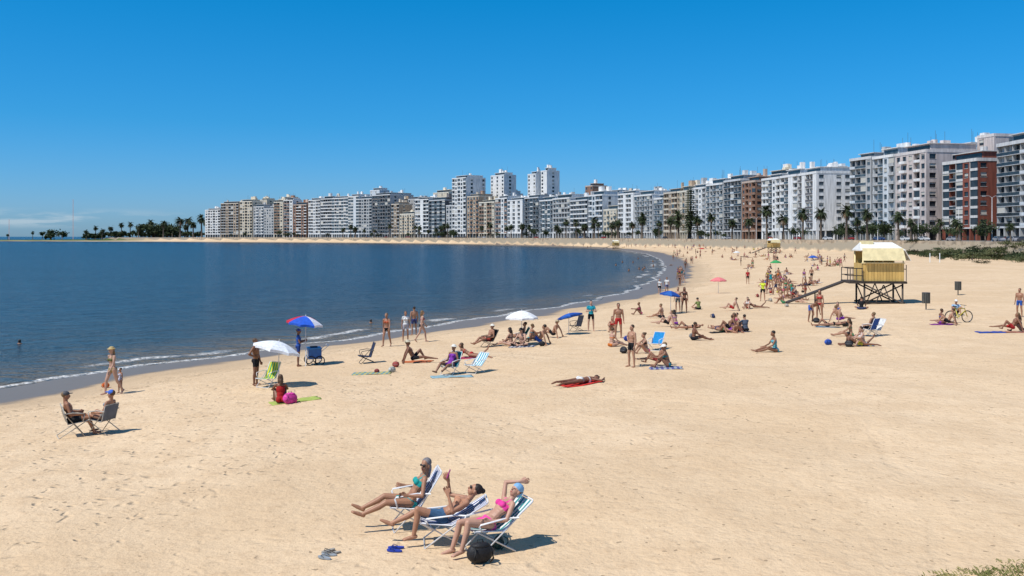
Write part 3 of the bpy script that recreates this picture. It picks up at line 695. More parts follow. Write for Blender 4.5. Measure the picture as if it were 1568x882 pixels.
for x in(x0+.05,(x0+x1)/2,x1-.05):
    mb.tube([(x,y0+.06,c0+1.25),(x,y0+.06,c0+2.1)],.045,2);mb.tube([(x,y1-.06,c0+1.2),(x,y1-.06,c0+2.1)],.045,2)
mb.hexa([(x0-.02,y0-.34,c0+1.43),(x1+.02,y0-.34,c0+1.43),(x1+.02,y0-.29,c0+1.43),(x0-.02,y0-.29,c0+1.43),(x0-.02,y0-.08,c0+2.28),(x1-.1,y0-.08,c0+2.28),(x1-.1,y0-.03,c0+2.28),(x0-.02,y0-.03,c0+2.28)],2)
mb.hexa([(x1+.45,y0,c0+1.42),(x1+.5,y0,c0+1.42),(x1+.5,y1,c0+1.42),(x1+.45,y1,c0+1.42),(x1+.03,y0,c0+2.15),(x1+.08,y0,c0+2.15),(x1+.08,y1,c0+2.15),(x1+.03,y1,c0+2.15)],3)
zr=c0+2.16;e=.12
ra=[(x0-e,y0+.02,zr),(x1+e,y0+.02,zr),(x1+e,y1+e,zr),(x0-e,y1+e,zr)]
top=[(x0+.1,-.05,zr+.52),(x1-.5,-.05,zr+.52)]
mb.add(ra+top+[(a,b_,c_-.07) for a,b_,c_ in ra],[(0,1,5,4),(1,2,5),(2,3,4,5),(3,0,4),(0,6,7,1),(1,7,8,2),(2,8,9,3),(3,9,6,0),(6,9,8,7)],3)
mb.box(x0+.15,x0+1.0,-.35,.3,zr+.38,zr+.62,2)
for y in(-1.25,1.25):
    for x in(-2.4,-1.95,-1.55): mb.tube([(x,y,zP),(x,y,zP+1.05)],.035,0)
    for z in(.55,1.05): mb.tube([(-2.42,y,zP+z),(-1.5,y,zP+z)],.03,0)
mb.tube([(-2.42,-1.25,zP+1.05),(-2.42,.2,zP+1.05)],.03,0);mb.tube([(-2.42,-1.25,zP+.55),(-2.42,.2,zP+.55)],.03,0)
for y in(-1.2,1.2): mb.tube([(1.58,y,zP),(1.58,y,zP+1.3)],.03,0)
mb.tube([(1.58,-1.2,zP+1.),(1.58,1.2,zP+1.)],.03,0)
mb.hexa([(-6.6,.3,-.12),(-2.46,.3,zP-.02),(-2.46,1.2,zP-.02),(-6.6,1.2,-.12),(-6.6,.3,-.02),(-2.46,.3,zP+.1),(-2.46,1.2,zP+.1),(-6.6,1.2,-.02)],0)
mb.tube([(-4.4,.4,-.2),(-4.4,.4,.6)],.05,0);mb.tube([(-4.4,1.1,-.2),(-4.4,1.1,.6)],.05,0)
tw=mb.obj('lifeguard_tower',[smat('dark_timber',(.06,.045,.035),.7,.25,8),smat('yellow_board',(.66,.43,.13),.6,.12,4,streak=True),smat('cream_board',(.80,.68,.38),.6,.08,3),smat('white_roof',(.78,.76,.70),.5,.06,3),dark],p,-6)
tw.scale=(1,1,1.06)
for u,v in((1185,387),(943,380.5)):
    mkobj('lifeguard_tower',tw.data,at(u,v),10)
def bicycle(loc,rz):
    mb=MB()
    for y in(-.52,.52):
        mb.tube([(0,y+.33*math.cos(a),.34+.33*math.sin(a)) for a in[i*math.pi/12 for i in range(25)]],.022,0,6)
        mb.tube([(0,y+.30*math.cos(a),.34+.30*math.sin(a)) for a in[i*math.pi/12 for i in range(25)]],.010,2,5)
        for i in range(12): mb.tube([(0,y,.34),(0,y+.30*math.cos(i*.5236),.34+.30*math.sin(i*.5236))],.003,2,3)
    bb=(0,-.05,.30);st=(0,-.2,.78);hd=(0,.36,.80);hb=(0,.40,.68);rw=(0,-.52,.34);fw=(0,.52,.34)
    for a,b_ in((bb,st),(bb,hb),(st,hd),(rw,bb),(rw,st),(hd,hb),(hb,fw),(st,(0,-.23,.88))): mb.tube([a,b_],.024,1,6)
    mb.ell((0,-.24,.91),(.07,.14,.035),0);mb.tube([hd,(0,.35,.97)],.014,2);mb.tube([(-.27,.28,1.0),(-.1,.35,.98),(.1,.35,.98),(.27,.28,1.0)],.014,0)
    mb.tube([(.06,-.05+.09*math.cos(a),.30+.09*math.sin(a)) for a in[i*math.pi/6 for i in range(13)]],.012,2,5)
    mb.obj('bicycle',[smat('tyre_black',(.02,.02,.02),.6),smat('bike_yellow',(.6,.5,.03),.3),smat('bike_steel',(.3,.3,.3),.35,metal=.8)],loc,rz)
bicycle(at(1468,494),-82)
def bin_(u,v):
    mb=MB();mb.tube([(0,0,-.2),(0,0,1.0)],.04,0)
    for k in range(12):
        a=k*math.pi/6;mb.box(-.05,.05,-.012,.012,.42,1.12,1,Matrix.Rotation(a,4,'Z')@Matrix.Translation((0,.24,0)))
    mb.tube([(0,0,.43),(0,0,1.05)],.21,1,16);mb.tube([(0,0,1.1),(0,0,1.14)],.26,0,16)
    mb.obj('litter_bin',[dark,smat('bin_mesh',(.08,.08,.07),.6)],at(u,v))
bin_(1418,474);bin_(1467,452)
for u,v in((1424,402),(1439,402)):
    mb=MB();mb.tube([(0,0,-.3),(0,0,1.7)],.07,0);mb.ell((0,0,1.7),(.07,.07,.04),0);mb.obj('volleyball_post',[smat('white_post',(.6,.6,.58),.5)],at(u,v))
# ------------------------------------------------------------------ buildings
walls={'w':(.78,.765,.73),'c':(.66,.57,.43),'g':(.44,.44,.43),'t':(.44,.33,.23),'b':(.23,.07,.045),'l':(.60,.63,.64),'p':(.58,.50,.46),'d':(.14,.13,.13),'n':(.30,.16,.10)}
gl=[]
for i,cg in enumerate([(.03,.045,.055),(.045,.06,.07),(.02,.025,.03)]):
    m,t,b=newmat('window_glass');o=t.obj();t.put(b.inputs['Base Color'],t.mix(t.ss(t.noise(o,.5,3.),.3,.7),cg,[c*2. for c in cg]));b.inputs['Roughness'].default_value=.12;b.inputs['Specular IOR Level'].default_value=.4;gl.append(m)
blind=smat('roller_blind',(.55,.52,.45),.7);roofm=smat('roof_grey',(.3,.29,.28),.8)
def building(P0,P1,z0,ztop,depth,wall,acc,bays,fh=3.0,D=500,seed=0,name='apartment_building',pent=True,side='SWSW'):
    rs=random.Random(seed);dx,dy=P1[0]-P0[0],P1[1]-P0[1];W=math.hypot(dx,dy);tx,ty=dx/W,dy/W;nx,ny=ty,-tx
    ox,oy=(P0[0]+P1[0])/2,(P0[1]+P1[1])/2
    H=ztop-z0;gf=4.2;nfl=max(2,int(round((H-gf-1)/fh)));fh=(H-gf-1.)/nfl
    mb=MB()
    def facer(o2,t2,n2):
        def bx(a0,a1,o0,o1,za,zb,m):
            q=[]
            for z in(za,zb):
                for a,o in((a0,o1),(a1,o1),(a1,o0),(a0,o0)):
                    q.append((o2[0]+t2[0]*a+n2[0]*o,o2[1]+t2[1]*a+n2[1]*o,z))
            mb.hexa(q,m)
        return bx
    def do_face(bx,Wf,pattern,bw):
        nb=max(1,int(round(Wf/bw)));pat=[pattern[i%len(pattern)] for i in range(nb)];w=Wf/nb
        bx(.0,Wf,-1.3,-1.2,0,gf-.4,2);bx(0,Wf,-1.3,.02,gf-.4,gf,1)
        for i in range(nb+1):
            a=min(max(i*w,.25),Wf-.25);bx(a-.25,a+.25,-1.19,-.02,0,gf-.402,0)
        for f in range(nfl):
            z=gf+f*fh
            for i,k in enumerate(pat):
                a0,a1=i*w,(i+1)*w
                if k=='B' or k=='G':
                    bx(a0,a1,-1.4,.0,z,z+.2,1)
                    bx(a0+.01,a1-.01,-.12,.04,z+.205,z+1.02,3 if k=='B' else 2)
                    if k=='G': bx(a0,a1,-.10,.06,z+1.085,z+1.14,1)
                    bx(a0,a1,-1.5,-1.42,z+.2,z+fh,2)
                    if rs.random()<.35: bx(a0+.1,a0+w*.4,-1.41,-1.32,z+.21,z+fh-.01,0)
                    bx(a0-.0,a0+.16,-1.31,-.13,z+.206,z+fh-.002,0)
                    if rs.random()<.3: bx(a0+.2,a1-.02,-1.30,-1.25,z+fh-rs.uniform(.5,1.9),z+fh-.01,5)
                    if rs.random()<.10: bx(a0+.2,a1-.02,-.4,-.14,z+1.1,z+fh-.02,rs.choice((5,2)))
                elif k=='W' or k=='P':
                    s0,s1=.95,.5
                    bx(a0,a1,-.3,0,z,z+s0,0);bx(a0,a1,-.3,0,z+fh-s1,z+fh,0)
                    q=w*.22;bx(a0,a0+q,-.3,0,z+s0,z+fh-s1,0);bx(a1-q,a1,-.3,0,z+s0,z+fh-s1,0)
                    bx(a0+q,a1-q,-.28,-.22,z+s0,z+fh-s1,2);bx(a0+q-.05,a1-q+.05,.0,.07,z+s0-.1,z+s0,1)
                    if rs.random()<.45: bx(a0+q,a1-q,-.215,-.17,z+fh-s1-rs.uniform(.3,fh-s0-s1),z+fh-s1,5)
                    if k=='P':
                        bx(a0+.2,a1-.2,.005,1.1,z,z+.16,1);bx(a0+.2,a1-.2,1.0,1.1,z+.165,z+1.0,3)
                        bx(a0+.2,a0+.28,.005,.99,z+.165,z+1.0,3);bx(a1-.28,a1-.2,.005,.99,z+.165,z+1.0,3)
                elif k=='V':
                    bx(a0,a1,-.3,0,z,z+.8,1);bx(a0,a1,-.25,-.18,z+.8,z+fh,2);bx(a0,a0+.12,-.17,.05,z+.8,z+fh,1)
                    if rs.random()<.3: bx(a0+.14,a1-.1,-.175,-.14,z+fh-rs.uniform(.4,1.6),z+fh,5)
                else: bx(a0,a1,-.3,0,z,z+fh,0)
        zt=gf+nfl*fh;bx(-.0,Wf,-.35,.12,zt+.003,zt+1.0,1)
    bwf=3.7 if D<620 else 4.6
    fr=facer((-tx*W/2,-ty*W/2),(tx,ty),(nx,ny));do_face(fr,W,bays,bwf)
    sd1=facer((tx*(W/2+.01)-nx*.32,ty*(W/2+.01)-ny*.32),(-nx,-ny),(tx,ty));do_face(sd1,depth-.64,side,4.2)
    sd2=facer((-tx*(W/2+.01)-nx*(depth-.32),-ty*(W/2+.01)-ny*(depth-.32)),(nx,ny),(-tx,-ty));do_face(sd2,depth-.64,side,4.2)
    zt=gf+nfl*fh
    fr(0,W,-depth,-depth+.3,0,zt+1,0)
    fr(1.6,W-1.6,-depth+.4,-1.6,0,zt-.1,4);fr(.36,W-.36,-depth+.31,-.36,zt-.05,zt+.15,6)
    if pent:
        ph=rs.uniform(2.4,3.4);a0=rs.uniform(1.5,3);a1=W-rs.uniform(1.5,3)
        if a1-a0>4:
            fr(a0,a1,-depth+2,-3.2,zt+.16,zt+ph,0);fr(a0+.6,a1-.6,-3.19,-3.12,zt+1.0,zt+ph-.4,2);fr(a0-.4,a1+.4,-depth+1.8,-2.4,zt+ph,zt+ph+.25,1)
            for _ in range(rs.randint(1,3)):
                c=rs.uniform(a0+1,a1-1);hh=rs.uniform(1.2,4.2);ww=rs.uniform(.6,2.2);dd=rs.uniform(.3,.7)
                fr(c-ww,c+ww,-depth*dd-rs.uniform(1,3),-depth*dd,zt+ph+.26,zt+ph+hh,rs.choice((0,1,3)))
            if rs.random()<.5:
                c2=rs.uniform(a0,a1);q=(-tx*W/2+tx*c2-nx*depth*.5,-ty*W/2+ty*c2-ny*depth*.5)
                mb.tube([(q[0],q[1],zt+ph+.2),(q[0],q[1],zt+ph+2.4)],1.1,1,12,sm=False)
            for _ in range(rs.randint(1,4)):
                c2=rs.uniform(a0,a1);q=(-tx*W/2+tx*c2-nx*depth*.45,-ty*W/2+ty*c2-ny*depth*.45)
                mb.tube([(q[0],q[1],zt+ph),(q[0],q[1],zt+ph+rs.uniform(3,6.))],.05,4,4)
    wm=smat('facade_'+wall,walls[wall],.75,.12,1.2,streak=True)
    tm=smat('trim_'+wall,{'g':(.60,.60,.59),'t':(.62,.54,.43),'c':(.74,.67,.54),'d':(.55,.55,.54),'p':(.66,.60,.56),'b':(.62,.60,.57),'n':(.55,.42,.33)}.get(wall,walls['w']),.7,.10,1.5,streak=True)
    return mb.obj(name,[wm,tm,gl[rs.randint(0,2)],smat('facade_'+acc,walls[acc],.75,.12,1.2,streak=True),smat('dark_core',(.05,.05,.05),.8),blind,roofm],(ox,oy,z0))  # slot after the accent: plain dark grey for inner core box and roof antennas
def off(u,o):
    e=6.;a=Bp(u-e);b_=Bp(u+e);L=math.hypot(b_[0]-a[0],b_[1]-a[1]);t_=((b_[0]-a[0])/L,(b_[1]-a[1])/L);c=Bp(u)
    return (c[0]+t_[1]*o,c[1]-t_[0]*o)
def offb(u,o): # point at offset o from the building line lying on the bearing u
    w_=u
    for _ in range(25):
        q=off(w_,o);w_=min(2150,w_+.6*(u-(U0+F*q[0]/q[1])))
    return q
FR=[(314,337,321,'w','w','WB',15),(338,365,311,'t','g','BBW',16),(367,386,308,'c','c','BW',16),(388,404,316,'g','w','WP',16),(404,419,319,'g','w','W',14),(419,433,309,'c','n','BBW',16),(434,448,306,'w','n','BBW',15),(449,469,313,'n','w','WBB',15),
(472,490,306,'w','w','BBW',18),(491,508,304,'g','w','BB',18),(508,533,303,'w','w','VB',18),(533,549,300,'l','w','VVS',18),(549,569,304,'g','g','BW',18),(570,597,298,'g','d','BBG',18),(599,611,312,'t','g','BW',16),
(612,634,327,'c','t','WP',16),(635,656,305,'w','w','BBS',18),(657,681,306,'d','g','GV',18),(683,692,314,'g','g','W',14),(692,713,272,'w','w','BW',22),(715,733,300,'t','n','WP',18),(733,757,309,'c','n','BBW',18),
(758,776,303,'w','n','BBW',18),(777,800,306,'w','w','BS',18),(803,824,302,'g','d','GGV',16),(826,846,306,'l','g','GV',18),(846,872,303,'w','g','BB',18),(873,899,306,'g','w','BB',18),(901,922,298,'l','w','BWB',16),(924,944,320,'c','c','WP',14),
(946,970,296,'w','w','BBS',18),(971,998,298,'w','g','BG',18),(1001,1014,303,'l','g','G',14),(1016,1036,294,'t','c','BBW',16),(1037,1052,292,'c','t','BW',16),(1055,1079,287,'w','g','BW',16),(1081,1106,281,'w','g','GB',17),(1108,1134,275,'g','l','GGB',17),(1136,1156,277,'n','n','WB',16),
(1166,1193,272,'w','w','BBGW',18),(1194,1220,268,'w','w','BGS',17),(1222,1250,264,'w','d','BSB',20),(1301,1334,241,'g','l','BGGW',18),(1336,1368,238,'l','g','BGW',20),(1371,1418,232,'p','w','WPWB',22),(1443,1496,245,'b','d','VGVW',20),(1526,1600,214,'g','l','GGGB',22)]
for i,(a,b_,vt,w,ac,bays,dep) in enumerate(FR):
    P0,P1=off(a,0),off(b_,0);D=(P0[1]+P1[1])/2
    building(P0,P1,5.2,CAMZ+(V0-vt)/F*D,dep,w,ac,bays,3.1 if D<620 else 3.5,D,i,side='WSWW' if a>1100 else 'SWS')
rs2=random.Random(5);u=330
while u<1540:
    wd=rs2.uniform(10,24)*(1 if u<1100 else 1.6)
    vf=np.interp(u,[320,470,560,700,900,1040,1110,1200,1300,1400,1500,1560],[316,304,298,300,298,288,274,260,238,230,222,214])
    vt=vf+rs2.uniform(-8,10)
    o=-rs2.uniform(34,60);P0,P1=off(u,o),off(u+wd,o-rs2.uniform(-4,4));D=(P0[1]+P1[1])/2
    building(P0,P1,5.2,CAMZ+(V0-vt)/F*D,16,rs2.choice('wwcclggttp'),rs2.choice('wwgc'),rs2.choice(('W','WB','SW','BW','WWS')),3.3,D+200,int(u),side='SW')
    u+=wd+rs2.uniform(2,14)
for (a,b_,vt,o,w) in((697,716,268,-40,'w'),(737,748,266,-50,'w'),(749,757,261,-55,'w'),(516,530,291,-45,'l'),(822,832,284,-45,'n'),(1072,1102,267,-40,'c'),(1125,1140,261,-45,'l'),(1410,1432,206,-22,'p'),(1484,1515,222,-26,'b'),(1236,1262,246,-35,'w'),(1330,1352,228,-35,'w')):
    P0,P1=off(a,o),off(b_,o);D=(P0[1]+P1[1])/2
    building(P0,P1,5.2,CAMZ+(V0-vt)/F*D,14,w,'w','WS' if w!='b' else 'V',3.3,D+200,a)
def strip(name,us,o0,o1,z0,z1,mat,thick=True):
    mb=MB();pa=[off(u,o0) for u in us];pb=[off(u,o1) for u in us]
    for i in range(len(us)-1):
        q=[(pa[i][0],pa[i][1]),(pa[i+1][0],pa[i+1][1]),(pb[i+1][0],pb[i+1][1]),(pb[i][0],pb[i][1])]
        if thick: mb.hexa([(x,y,z0) for x,y in q]+[(x,y,z1) for x,y in q],0)
        else: mb.add([(x,y,z1) for x,y in q],[(0,1,2,3)],0)
    return mb.obj(name,[mat])
us=list(range(326,2180,18))
strip('sea_wall',us,35.2,36.2,.8,5.45,smat('sea_wall_concrete',(.46,.36,.25),.85,.22,.5))
strip('road',us,9,21,0,5.208,smat('asphalt',(.05,.05,.05),.9),False)
strip('road_centre_line',us,14.92,15.08,0,5.213,smat('road_paint',(.75,.74,.7),.7),False)
strip('pavement',us,1.2,8.8,5.0,5.33,smat('pavement_slabs',(.25,.24,.22),.85));strip('promenade_pavement',us,21.2,35.1,5.0,5.33,smat('promenade_tiles',(.30,.26,.2),.85))
def car(loc,rz,col):
    mb=MB();prof=[(-2.1,.35),(-2.15,.75),(-1.9,.92),(-1.35,1.0),(-.85,1.42),(.55,1.45),(1.2,1.0),(1.95,.86),(2.1,.6),(2.08,.32)]
    n=len(prof)
    vs=[(-.82+(.12 if z>1.1 else 0),y,z) for y,z in prof]+[(.82-(.12 if z>1.1 else 0),y,z) for y,z in prof]
    mb.add(vs,[tuple(range(n)),tuple(range(n,2*n))[::-1]]+[(i,n+i,n+(i+1)%n,(i+1)%n) for i in range(n)],0)
    for sx in(-1,1):
        mb.add([(sx*.835,-1.2,1.0),(sx*.835,1.0,1.0),(sx*.72,.45,1.40),(sx*.72,-.8,1.38)],[(0,1,2,3)],1)
        for y in(-1.3,1.3): mb.tube([(sx*.68,y,.32),(sx*.86,y,.32)],.32,2,14)
    mb.add([(-.7,.62,1.45),(.7,.62,1.45),(.74,1.17,1.08),(-.74,1.17,1.08)],[(0,1,2,3)],1)
    return mb.obj('parked_car',[smat('car_paint',col,.25,.03),gl[2],smat('tyre_black',(.02,.02,.02),.6)],loc,rz)
for i in range(44):
    u=R.uniform(560,1700);q=off(u,R.choice((10.5,19.8)));a=Bp(u-5);b2=Bp(u+5);car((q[0],q[1],5.21),math.degrees(math.atan2(b2[1]-a[1],b2[0]-a[0]))-90,R.choice([(.6,.6,.6),(.05,.05,.06),(.3,.3,.32),(.3,.03,.03),(.04,.08,.2)]))
for u in list(range(600,1500,62))+[1519]:
    q=offb(u,22.2);h=9. if u!=1519 else 11
    mb=MB();mb.tube([(0,0,0),(0,0,h)],[.11,.06],0,8);mb.tube([(0,0,h),(-.8,0,h+.5),(-1.8,0,h+.45)],.045,0,6);mb.tube([(0,0,h),(.8,0,h+.5),(1.8,0,h+.45)],.045,0,6)
    mb.box(-2.4,-1.7,-.15,.15,h+.36,h+.5,1);mb.box(1.7,2.4,-.15,.15,h+.36,h+.5,1)
    mb.obj('street_lamp',[smat('lamp_post',(.5,.5,.5),.4),alu],(q[0],q[1],5.3))
# ------------------------------------------------------------------ vegetation
def foliage_mat(name,c1,c2):
    m,t,b=newmat(name);t.put(b.inputs['Base Color'],t.mix(t.ss(t.noise(t.obj(),1.3,2.),.35,.65),c1,c2));b.inputs['Roughness'].default_value=.7;b.inputs['Specular IOR Level'].default_value=.2
    return m
palmleaf=foliage_mat('palm_leaf',(.022,.034,.013),(.05,.066,.025));dead=foliage_mat('dead_frond',(.09,.06,.035),(.16,.11,.06));bark=smat('palm_bark',(.13,.10,.075),.9,.3,4)
leafm=foliage_mat('leaf_green',(.020,.032,.013),(.05,.07,.024))
def palm_mesh(h,seed,cr=3.0):
    rs=random.Random(seed);mb=MB();lx=rs.uniform(-.5,.5)
    mb.tube([(0,0,0),(lx*.2,0,h*.3),(lx*.6,0,h*.7),(lx,0,h)],[.42,.32,.28,.4],0,9)
    for k in range(52):
        az=rs.uniform(0,6.283);el=rs.uniform(-.65,1.35);L=cr*rs.uniform(.7,1.1);brown=el<-.35
        dv=Vector((math.cos(az)*math.cos(el),math.sin(az)*math.cos(el),math.sin(el)));p=Vector((lx,0,h+.05));sd=Vector((-math.sin(az),math.cos(az),0))
        prev=p;N=9
        for i in range(1,N+1):
            dv=(dv+Vector((0,0,-.13-.02*i))).normalized();nx=prev+dv*L/N
            mm=2 if brown else 1
            w=.035;mb.add([tuple(prev-sd*w),tuple(prev+sd*w),tuple(nx+sd*w),tuple(nx-sd*w)],[(0,1,2,3)],mm)
            if i>1:
                ll=.72*math.sin(math.pi*(i/N)**.8)+.15
                for s_ in(-1,1):
                    for e in (0,.5):
                        q=prev.lerp(nx,e);tip=q+sd*s_*ll*.8+dv*ll*.5+Vector((0,0,-.22*ll+rs.uniform(-.08,.08)))
                        mb.add([tuple(q),tuple(q+dv*.18),tuple(tip)],[(0,1,2)],mm)
            prev=nx
    return mb.mesh('palm',[bark,palmleaf,dead])
PM=[palm_mesh(h,i) for i,h in enumerate((7.5,9.,6.4,8.2))]
for (u,o,sc) in [(1088,26,1.15),(1121,27,1.1),(1147,28,1.2),(1174,30,1.3),(1200,31,1.15),(1229,30,1.15),(1257,31,1.1),(1296,33,1.15),(1313,26,.8),(1328,33,1.05),(1376,34,.95),(1395,27,.8),(1440,30,.65),(1465,28,.7),(1492,33,.55),(1548,33,.55)]:
    q=offb(u,o);mkobj('palm_tree',R.choice(PM),(q[0],q[1],5.2),R.uniform(0,360),scale=sc*R.uniform(.92,1.08))
for _ in range(44):
    u=R.uniform(525,1080) if R.random()<.7 else R.choice((660,680,960,985,535))+R.gauss(0,12);q=offb(u,R.uniform(24,33));mkobj('palm_tree',R.choice(PM),(q[0],q[1],5.2),R.uniform(0,360),scale=R.uniform(.9,1.5))
for u,sc in((12,1.1),(50,1.2),(133,1.7),(146,1.8),(156,1.9),(170,2.),(186,1.9),(199,2.),(212,2.1),(230,2.3),(250,2.2),(276,3.),(287,3.1),(296,2.8),(309,3.1),(316,2.7),(283,2.3)):
    y=1215+R.uniform(-15,30);x=(u-U0)/F*y;mkobj('palm_tree',R.choice(PM),(x,y,gz(x,y)-.1),R.uniform(0,360),scale=sc)
def clumps(mb,c,r,n,s,m,rs):
    subs=[(rs.gauss(0,.45),rs.gauss(0,.45),rs.gauss(0,.35)) for _ in range(max(3,n//28))]
    for _ in range(n):
        b0=rs.choice(subs);v=Vector((b0[0]+rs.gauss(0,.22),b0[1]+rs.gauss(0,.22),b0[2]+rs.gauss(0,.2)))
        p=Vector((c[0]+v.x*r[0],c[1]+v.y*r[1],c[2]+v.z*r[2]));a=Vector((rs.gauss(0,1),rs.gauss(0,1),rs.gauss(0,1))).normalized();b_=a.orthogonal().normalized();ss=s*rs.uniform(.5,1.3)
        mb.add([tuple(p-a*ss-b_*ss*.6),tuple(p+a*ss-b_*ss*.6),tuple(p+a*ss+b_*ss*.6),tuple(p-a*ss+b_*ss*.6)],[(0,1,2,3)],m)
rs3=random.Random(9);mb=MB()
for (u0_,u1_,hh) in((62,80,12),(78,98,17),(205,275,19),(215,262,22),(130,205,10),(235,270,15),(170,320,9)):
    for _ in range(int((u1_-u0_)/3.5)):
        u=rs3.uniform(u0_,u1_);y=1225+rs3.uniform(0,45);x=(u-U0)/F*y;h=hh*rs3.uniform(.7,1.1);z=gz(x,y)
        mb.tube([(x,y,z-.3),(x,y,z+h*.5)],[.5,.3],1,6);clumps(mb,(x,y,z+h*.55),(h*.42,h*.42,h*.38),170,.9,0,rs3)
mb.obj('distant_trees',[leafm,bark])
q=offb(1057,28);mb=MB();mb.tube([(0,0,0),(0,0,26)],[.6,.1],1,8)
for i in range(26):
    z=3+i*.88;L=5.2*(1-i/27)**.7+.5
    for k in range(11):
        a=k*.571+i*.4;e=Vector((math.cos(a),math.sin(a),0));tip=Vector((0,0,z))+e*L*rs3.uniform(.75,1.1)+Vector((0,0,.3));mb.tube([(0,0,z),tuple(tip)],[.08,.03],1,4)
        for j in range(9):
            c_=Vector((0,0,z)).lerp(tip,.25+.09*j);sd=Vector((-e.y,e.x,0));w=.55*(1-.05*j)
            mb.add([tuple(c_-sd*w+Vector((0,0,-.2))),tuple(c_+e*.35),tuple(c_+sd*w+Vector((0,0,-.2))),tuple(c_-e*.3+Vector((0,0,.25)))],[(0,1,2,3)],0)
mb.obj('norfolk_pine_tree',[foliage_mat('pine_needles',(.02,.035,.015),(.045,.065,.025)),bark],(q[0],q[1],5.2))
dunem=foliage_mat('dune_scrub_leaf',(.045,.055,.02),(.12,.125,.05))
SH=[]
for k in range(6):
    mb=MB();h=1.8;mb.tube([(0,0,-.2),(.1,0,h*.5)],[.09,.05],1,5);mb.tube([(0,0,0),(-.6,.2,h*.4)],[.06,.03],1,5);clumps(mb,(0,0,h*.36),(h*1.3,h*1.1,h*.36),520,.11,0,random.Random(k));SH.append(mb.mesh('shrub',[dunem if k%2 else leafm,bark]))
for _ in range(110):
    u=R.uniform(1425,1640) if R.random()<.85 else R.uniform(1380,1430);o=36.5+abs(R.gauss(0,9));q=offb(u,o);z=gz(*q);mkobj('dune_shrub',R.choice(SH),(q[0],q[1],z),R.uniform(0,360),scale=R.uniform(.5,1.25))
ST=[]
for k in range(6):
    mb=MB();h=6.5
    mb.tube([(0,0,0),(.1,0,h*.4),(.5,.2,h*.65)],[.2,.14,.07],1,6);mb.tube([(.1,0,h*.4),(-.6,.1,h*.7)],[.1,.05],1,5);mb.tube([(.1,0,h*.42),(.1,-.7,h*.7)],[.1,.05],1,5)
    clumps(mb,(0,0,h*.64),(h*.40,h*.40,h*.28),620,.22,0,random.Random(k+50));ST.append(mb.mesh('tree',[leafm,bark]))
for _ in range(78):
    u=R.uniform(330,1540) if R.random()<.6 else R.choice((660,690,1090,1290,1330,1420,1500))+R.gauss(0,14);q=offb(u,R.uniform(3,7) if R.random()<.75 else R.uniform(22.5,30));mkobj('street_tree',R.choice(ST),(q[0],q[1],5.2),R.uniform(0,360),scale=R.uniform(.5,1.05)*(1.3 if u<900 else 1.))
mb=MB();rs4=random.Random(3)
def rnd_grass():
    while True:
        u=rs4.uniform(1425,1640);v=rs4.uniform(858,905)
        if v>888-(u-1425)*.17+rs4.gauss(0,8): return u,v
for _ in range(280):
    u,v=rnd_grass();p=at(u,v)
    for k in range(8):
        a=rs4.uniform(0,6.28);L=rs4.uniform(.02,.065);x=p.x+rs4.gauss(0,.06);y=p.y+rs4.gauss(0,.06);lx,ly=math.cos(a)*L*1.3,math.sin(a)*L*1.3;w=.005
        mb.add([(x-w,y,p.z-.01),(x+w,y,p.z-.01),(x+lx*.5+w*.6,y+ly*.5,p.z+L*.6),(x+lx,y+ly,p.z+L*.7)],[(0,1,2),(0,2,3)],0)
mb.obj('grass',[foliage_mat('grass_blades',(.16,.17,.05),(.34,.30,.12))])
for u,h in((112,55),(14,28)):
    y=1240;x=(u-U0)/F*y;mb=MB()
    for dx,dy in((-.5,-.3),(.5,-.3),(0,.5)): mb.tube([(dx,dy,0),(dx*.3,dy*.3,h)],.14,0,4)
    for k in range(int(h/3)): z=k*3;s_=1-.7*z/h;mb.tube([(-.5*s_,-.3*s_,z),(.5*s_,-.3*s_,z+1.5),(0,.5*s_,z+3)],.08,0,4)
    mb.obj('radio_mast',[smat('mast_red',(.35,.2,.18),.5)],(x,y,gz(x,y)))
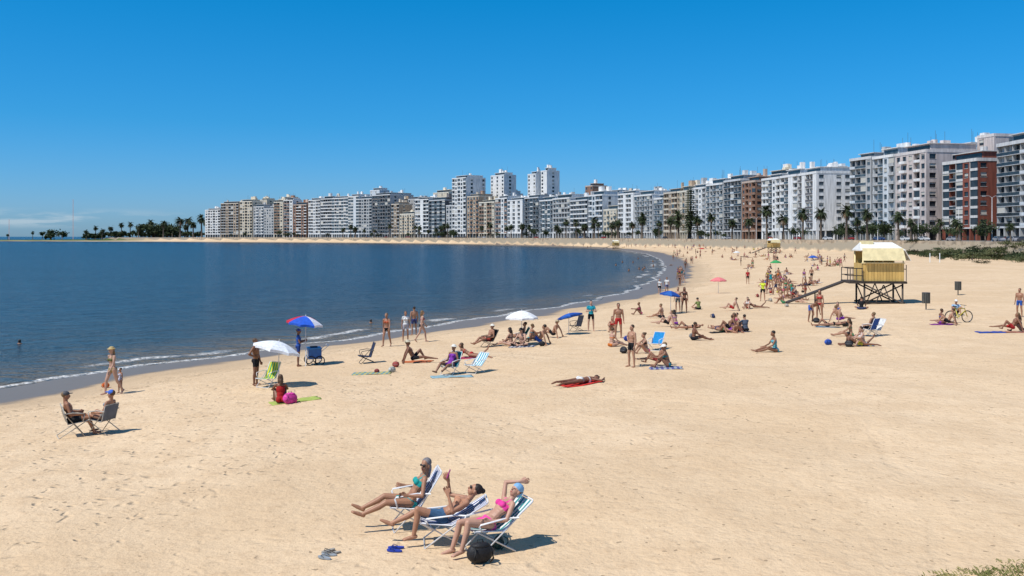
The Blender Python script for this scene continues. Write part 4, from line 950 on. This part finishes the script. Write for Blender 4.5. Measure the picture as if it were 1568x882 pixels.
# ------------------------------------------------------------------ light, sky, camera
EL=58.;AZ=236.
w=bpy.data.worlds.new('World');scene.world=w;w.use_nodes=True;t=NT(w.node_tree)
bg=w.node_tree.nodes['Background'];sk=t.n('ShaderNodeTexSky',sky_type='NISHITA');sk.sun_disc=False
sk.sun_elevation=math.radians(EL);sk.sun_rotation=math.radians(AZ);sk.air_density=1.;sk.dust_density=.3;sk.ozone_density=3.
gen=t.n('ShaderNodeTexCoord').outputs['Generated'];sp=t.n('ShaderNodeSeparateXYZ');t.put(sp.inputs[0],gen)
rmp=t.n('ShaderNodeValToRGB');t.put(rmp.inputs[0],sp.outputs[2]);el=rmp.color_ramp.elements
stops=[(0.,(.25,.45,.80)),(.03,(.25,.48,.84)),(.12,(.10,.50,.83)),(.26,(.015,.56,.88)),(.65,(.30,.55,.74))]
el[0].position=0.;el[0].color=(*stops[0][1],1);el[1].position=stops[-1][0];el[1].color=(*stops[-1][1],1)
for p_,c_ in stops[1:-1]:
    e_=el.new(p_);e_.color=(*c_,1)
skc=t.mix(1.,sk.outputs[0],rmp.outputs[0],'MULTIPLY')
cn=t.noise(t.map(gen,(9,9,75)),1.,5.,.6)
cm=t.math('MULTIPLY',t.math('MULTIPLY',t.ss(sp.outputs[2],.006,.014),t.ss(sp.outputs[2],.018,.030,1,0)),t.math('MULTIPLY',t.ss(sp.outputs[0],-.42,-.30,1,0),t.ss(cn,.48,.62)))
skc=t.mix(t.math('MULTIPLY',cm,.55),skc,(3.6,4.3,4.8))
t.put(bg.inputs[0],skc);bg.inputs[1].default_value=.15
L=bpy.data.lights.new('sun','SUN');L.energy=4.7;L.angle=math.radians(.5);L.color=(1.,.955,.89)
lo=bpy.data.objects.new('sun',L);COL.objects.link(lo)
sd=Vector((math.sin(math.radians(AZ))*math.cos(math.radians(EL)),math.cos(math.radians(AZ))*math.cos(math.radians(EL)),math.sin(math.radians(EL))))
lo.rotation_euler=sd.to_track_quat('Z','Y').to_euler()
cam=bpy.data.cameras.new('camera');co=bpy.data.objects.new('camera',cam);COL.objects.link(co);scene.camera=co
co.location=(0,0,CAMZ);co.rotation_euler=(math.radians(90),0,0);cam.sensor_width=36;cam.lens=F/1568*36;cam.shift_y=(V0-441)/1568;cam.clip_end=60000;cam.clip_start=.1
scene.view_settings.view_transform='Standard';scene.view_settings.look='None';scene.view_settings.exposure=0
print('OBJ',len(bpy.data.objects))
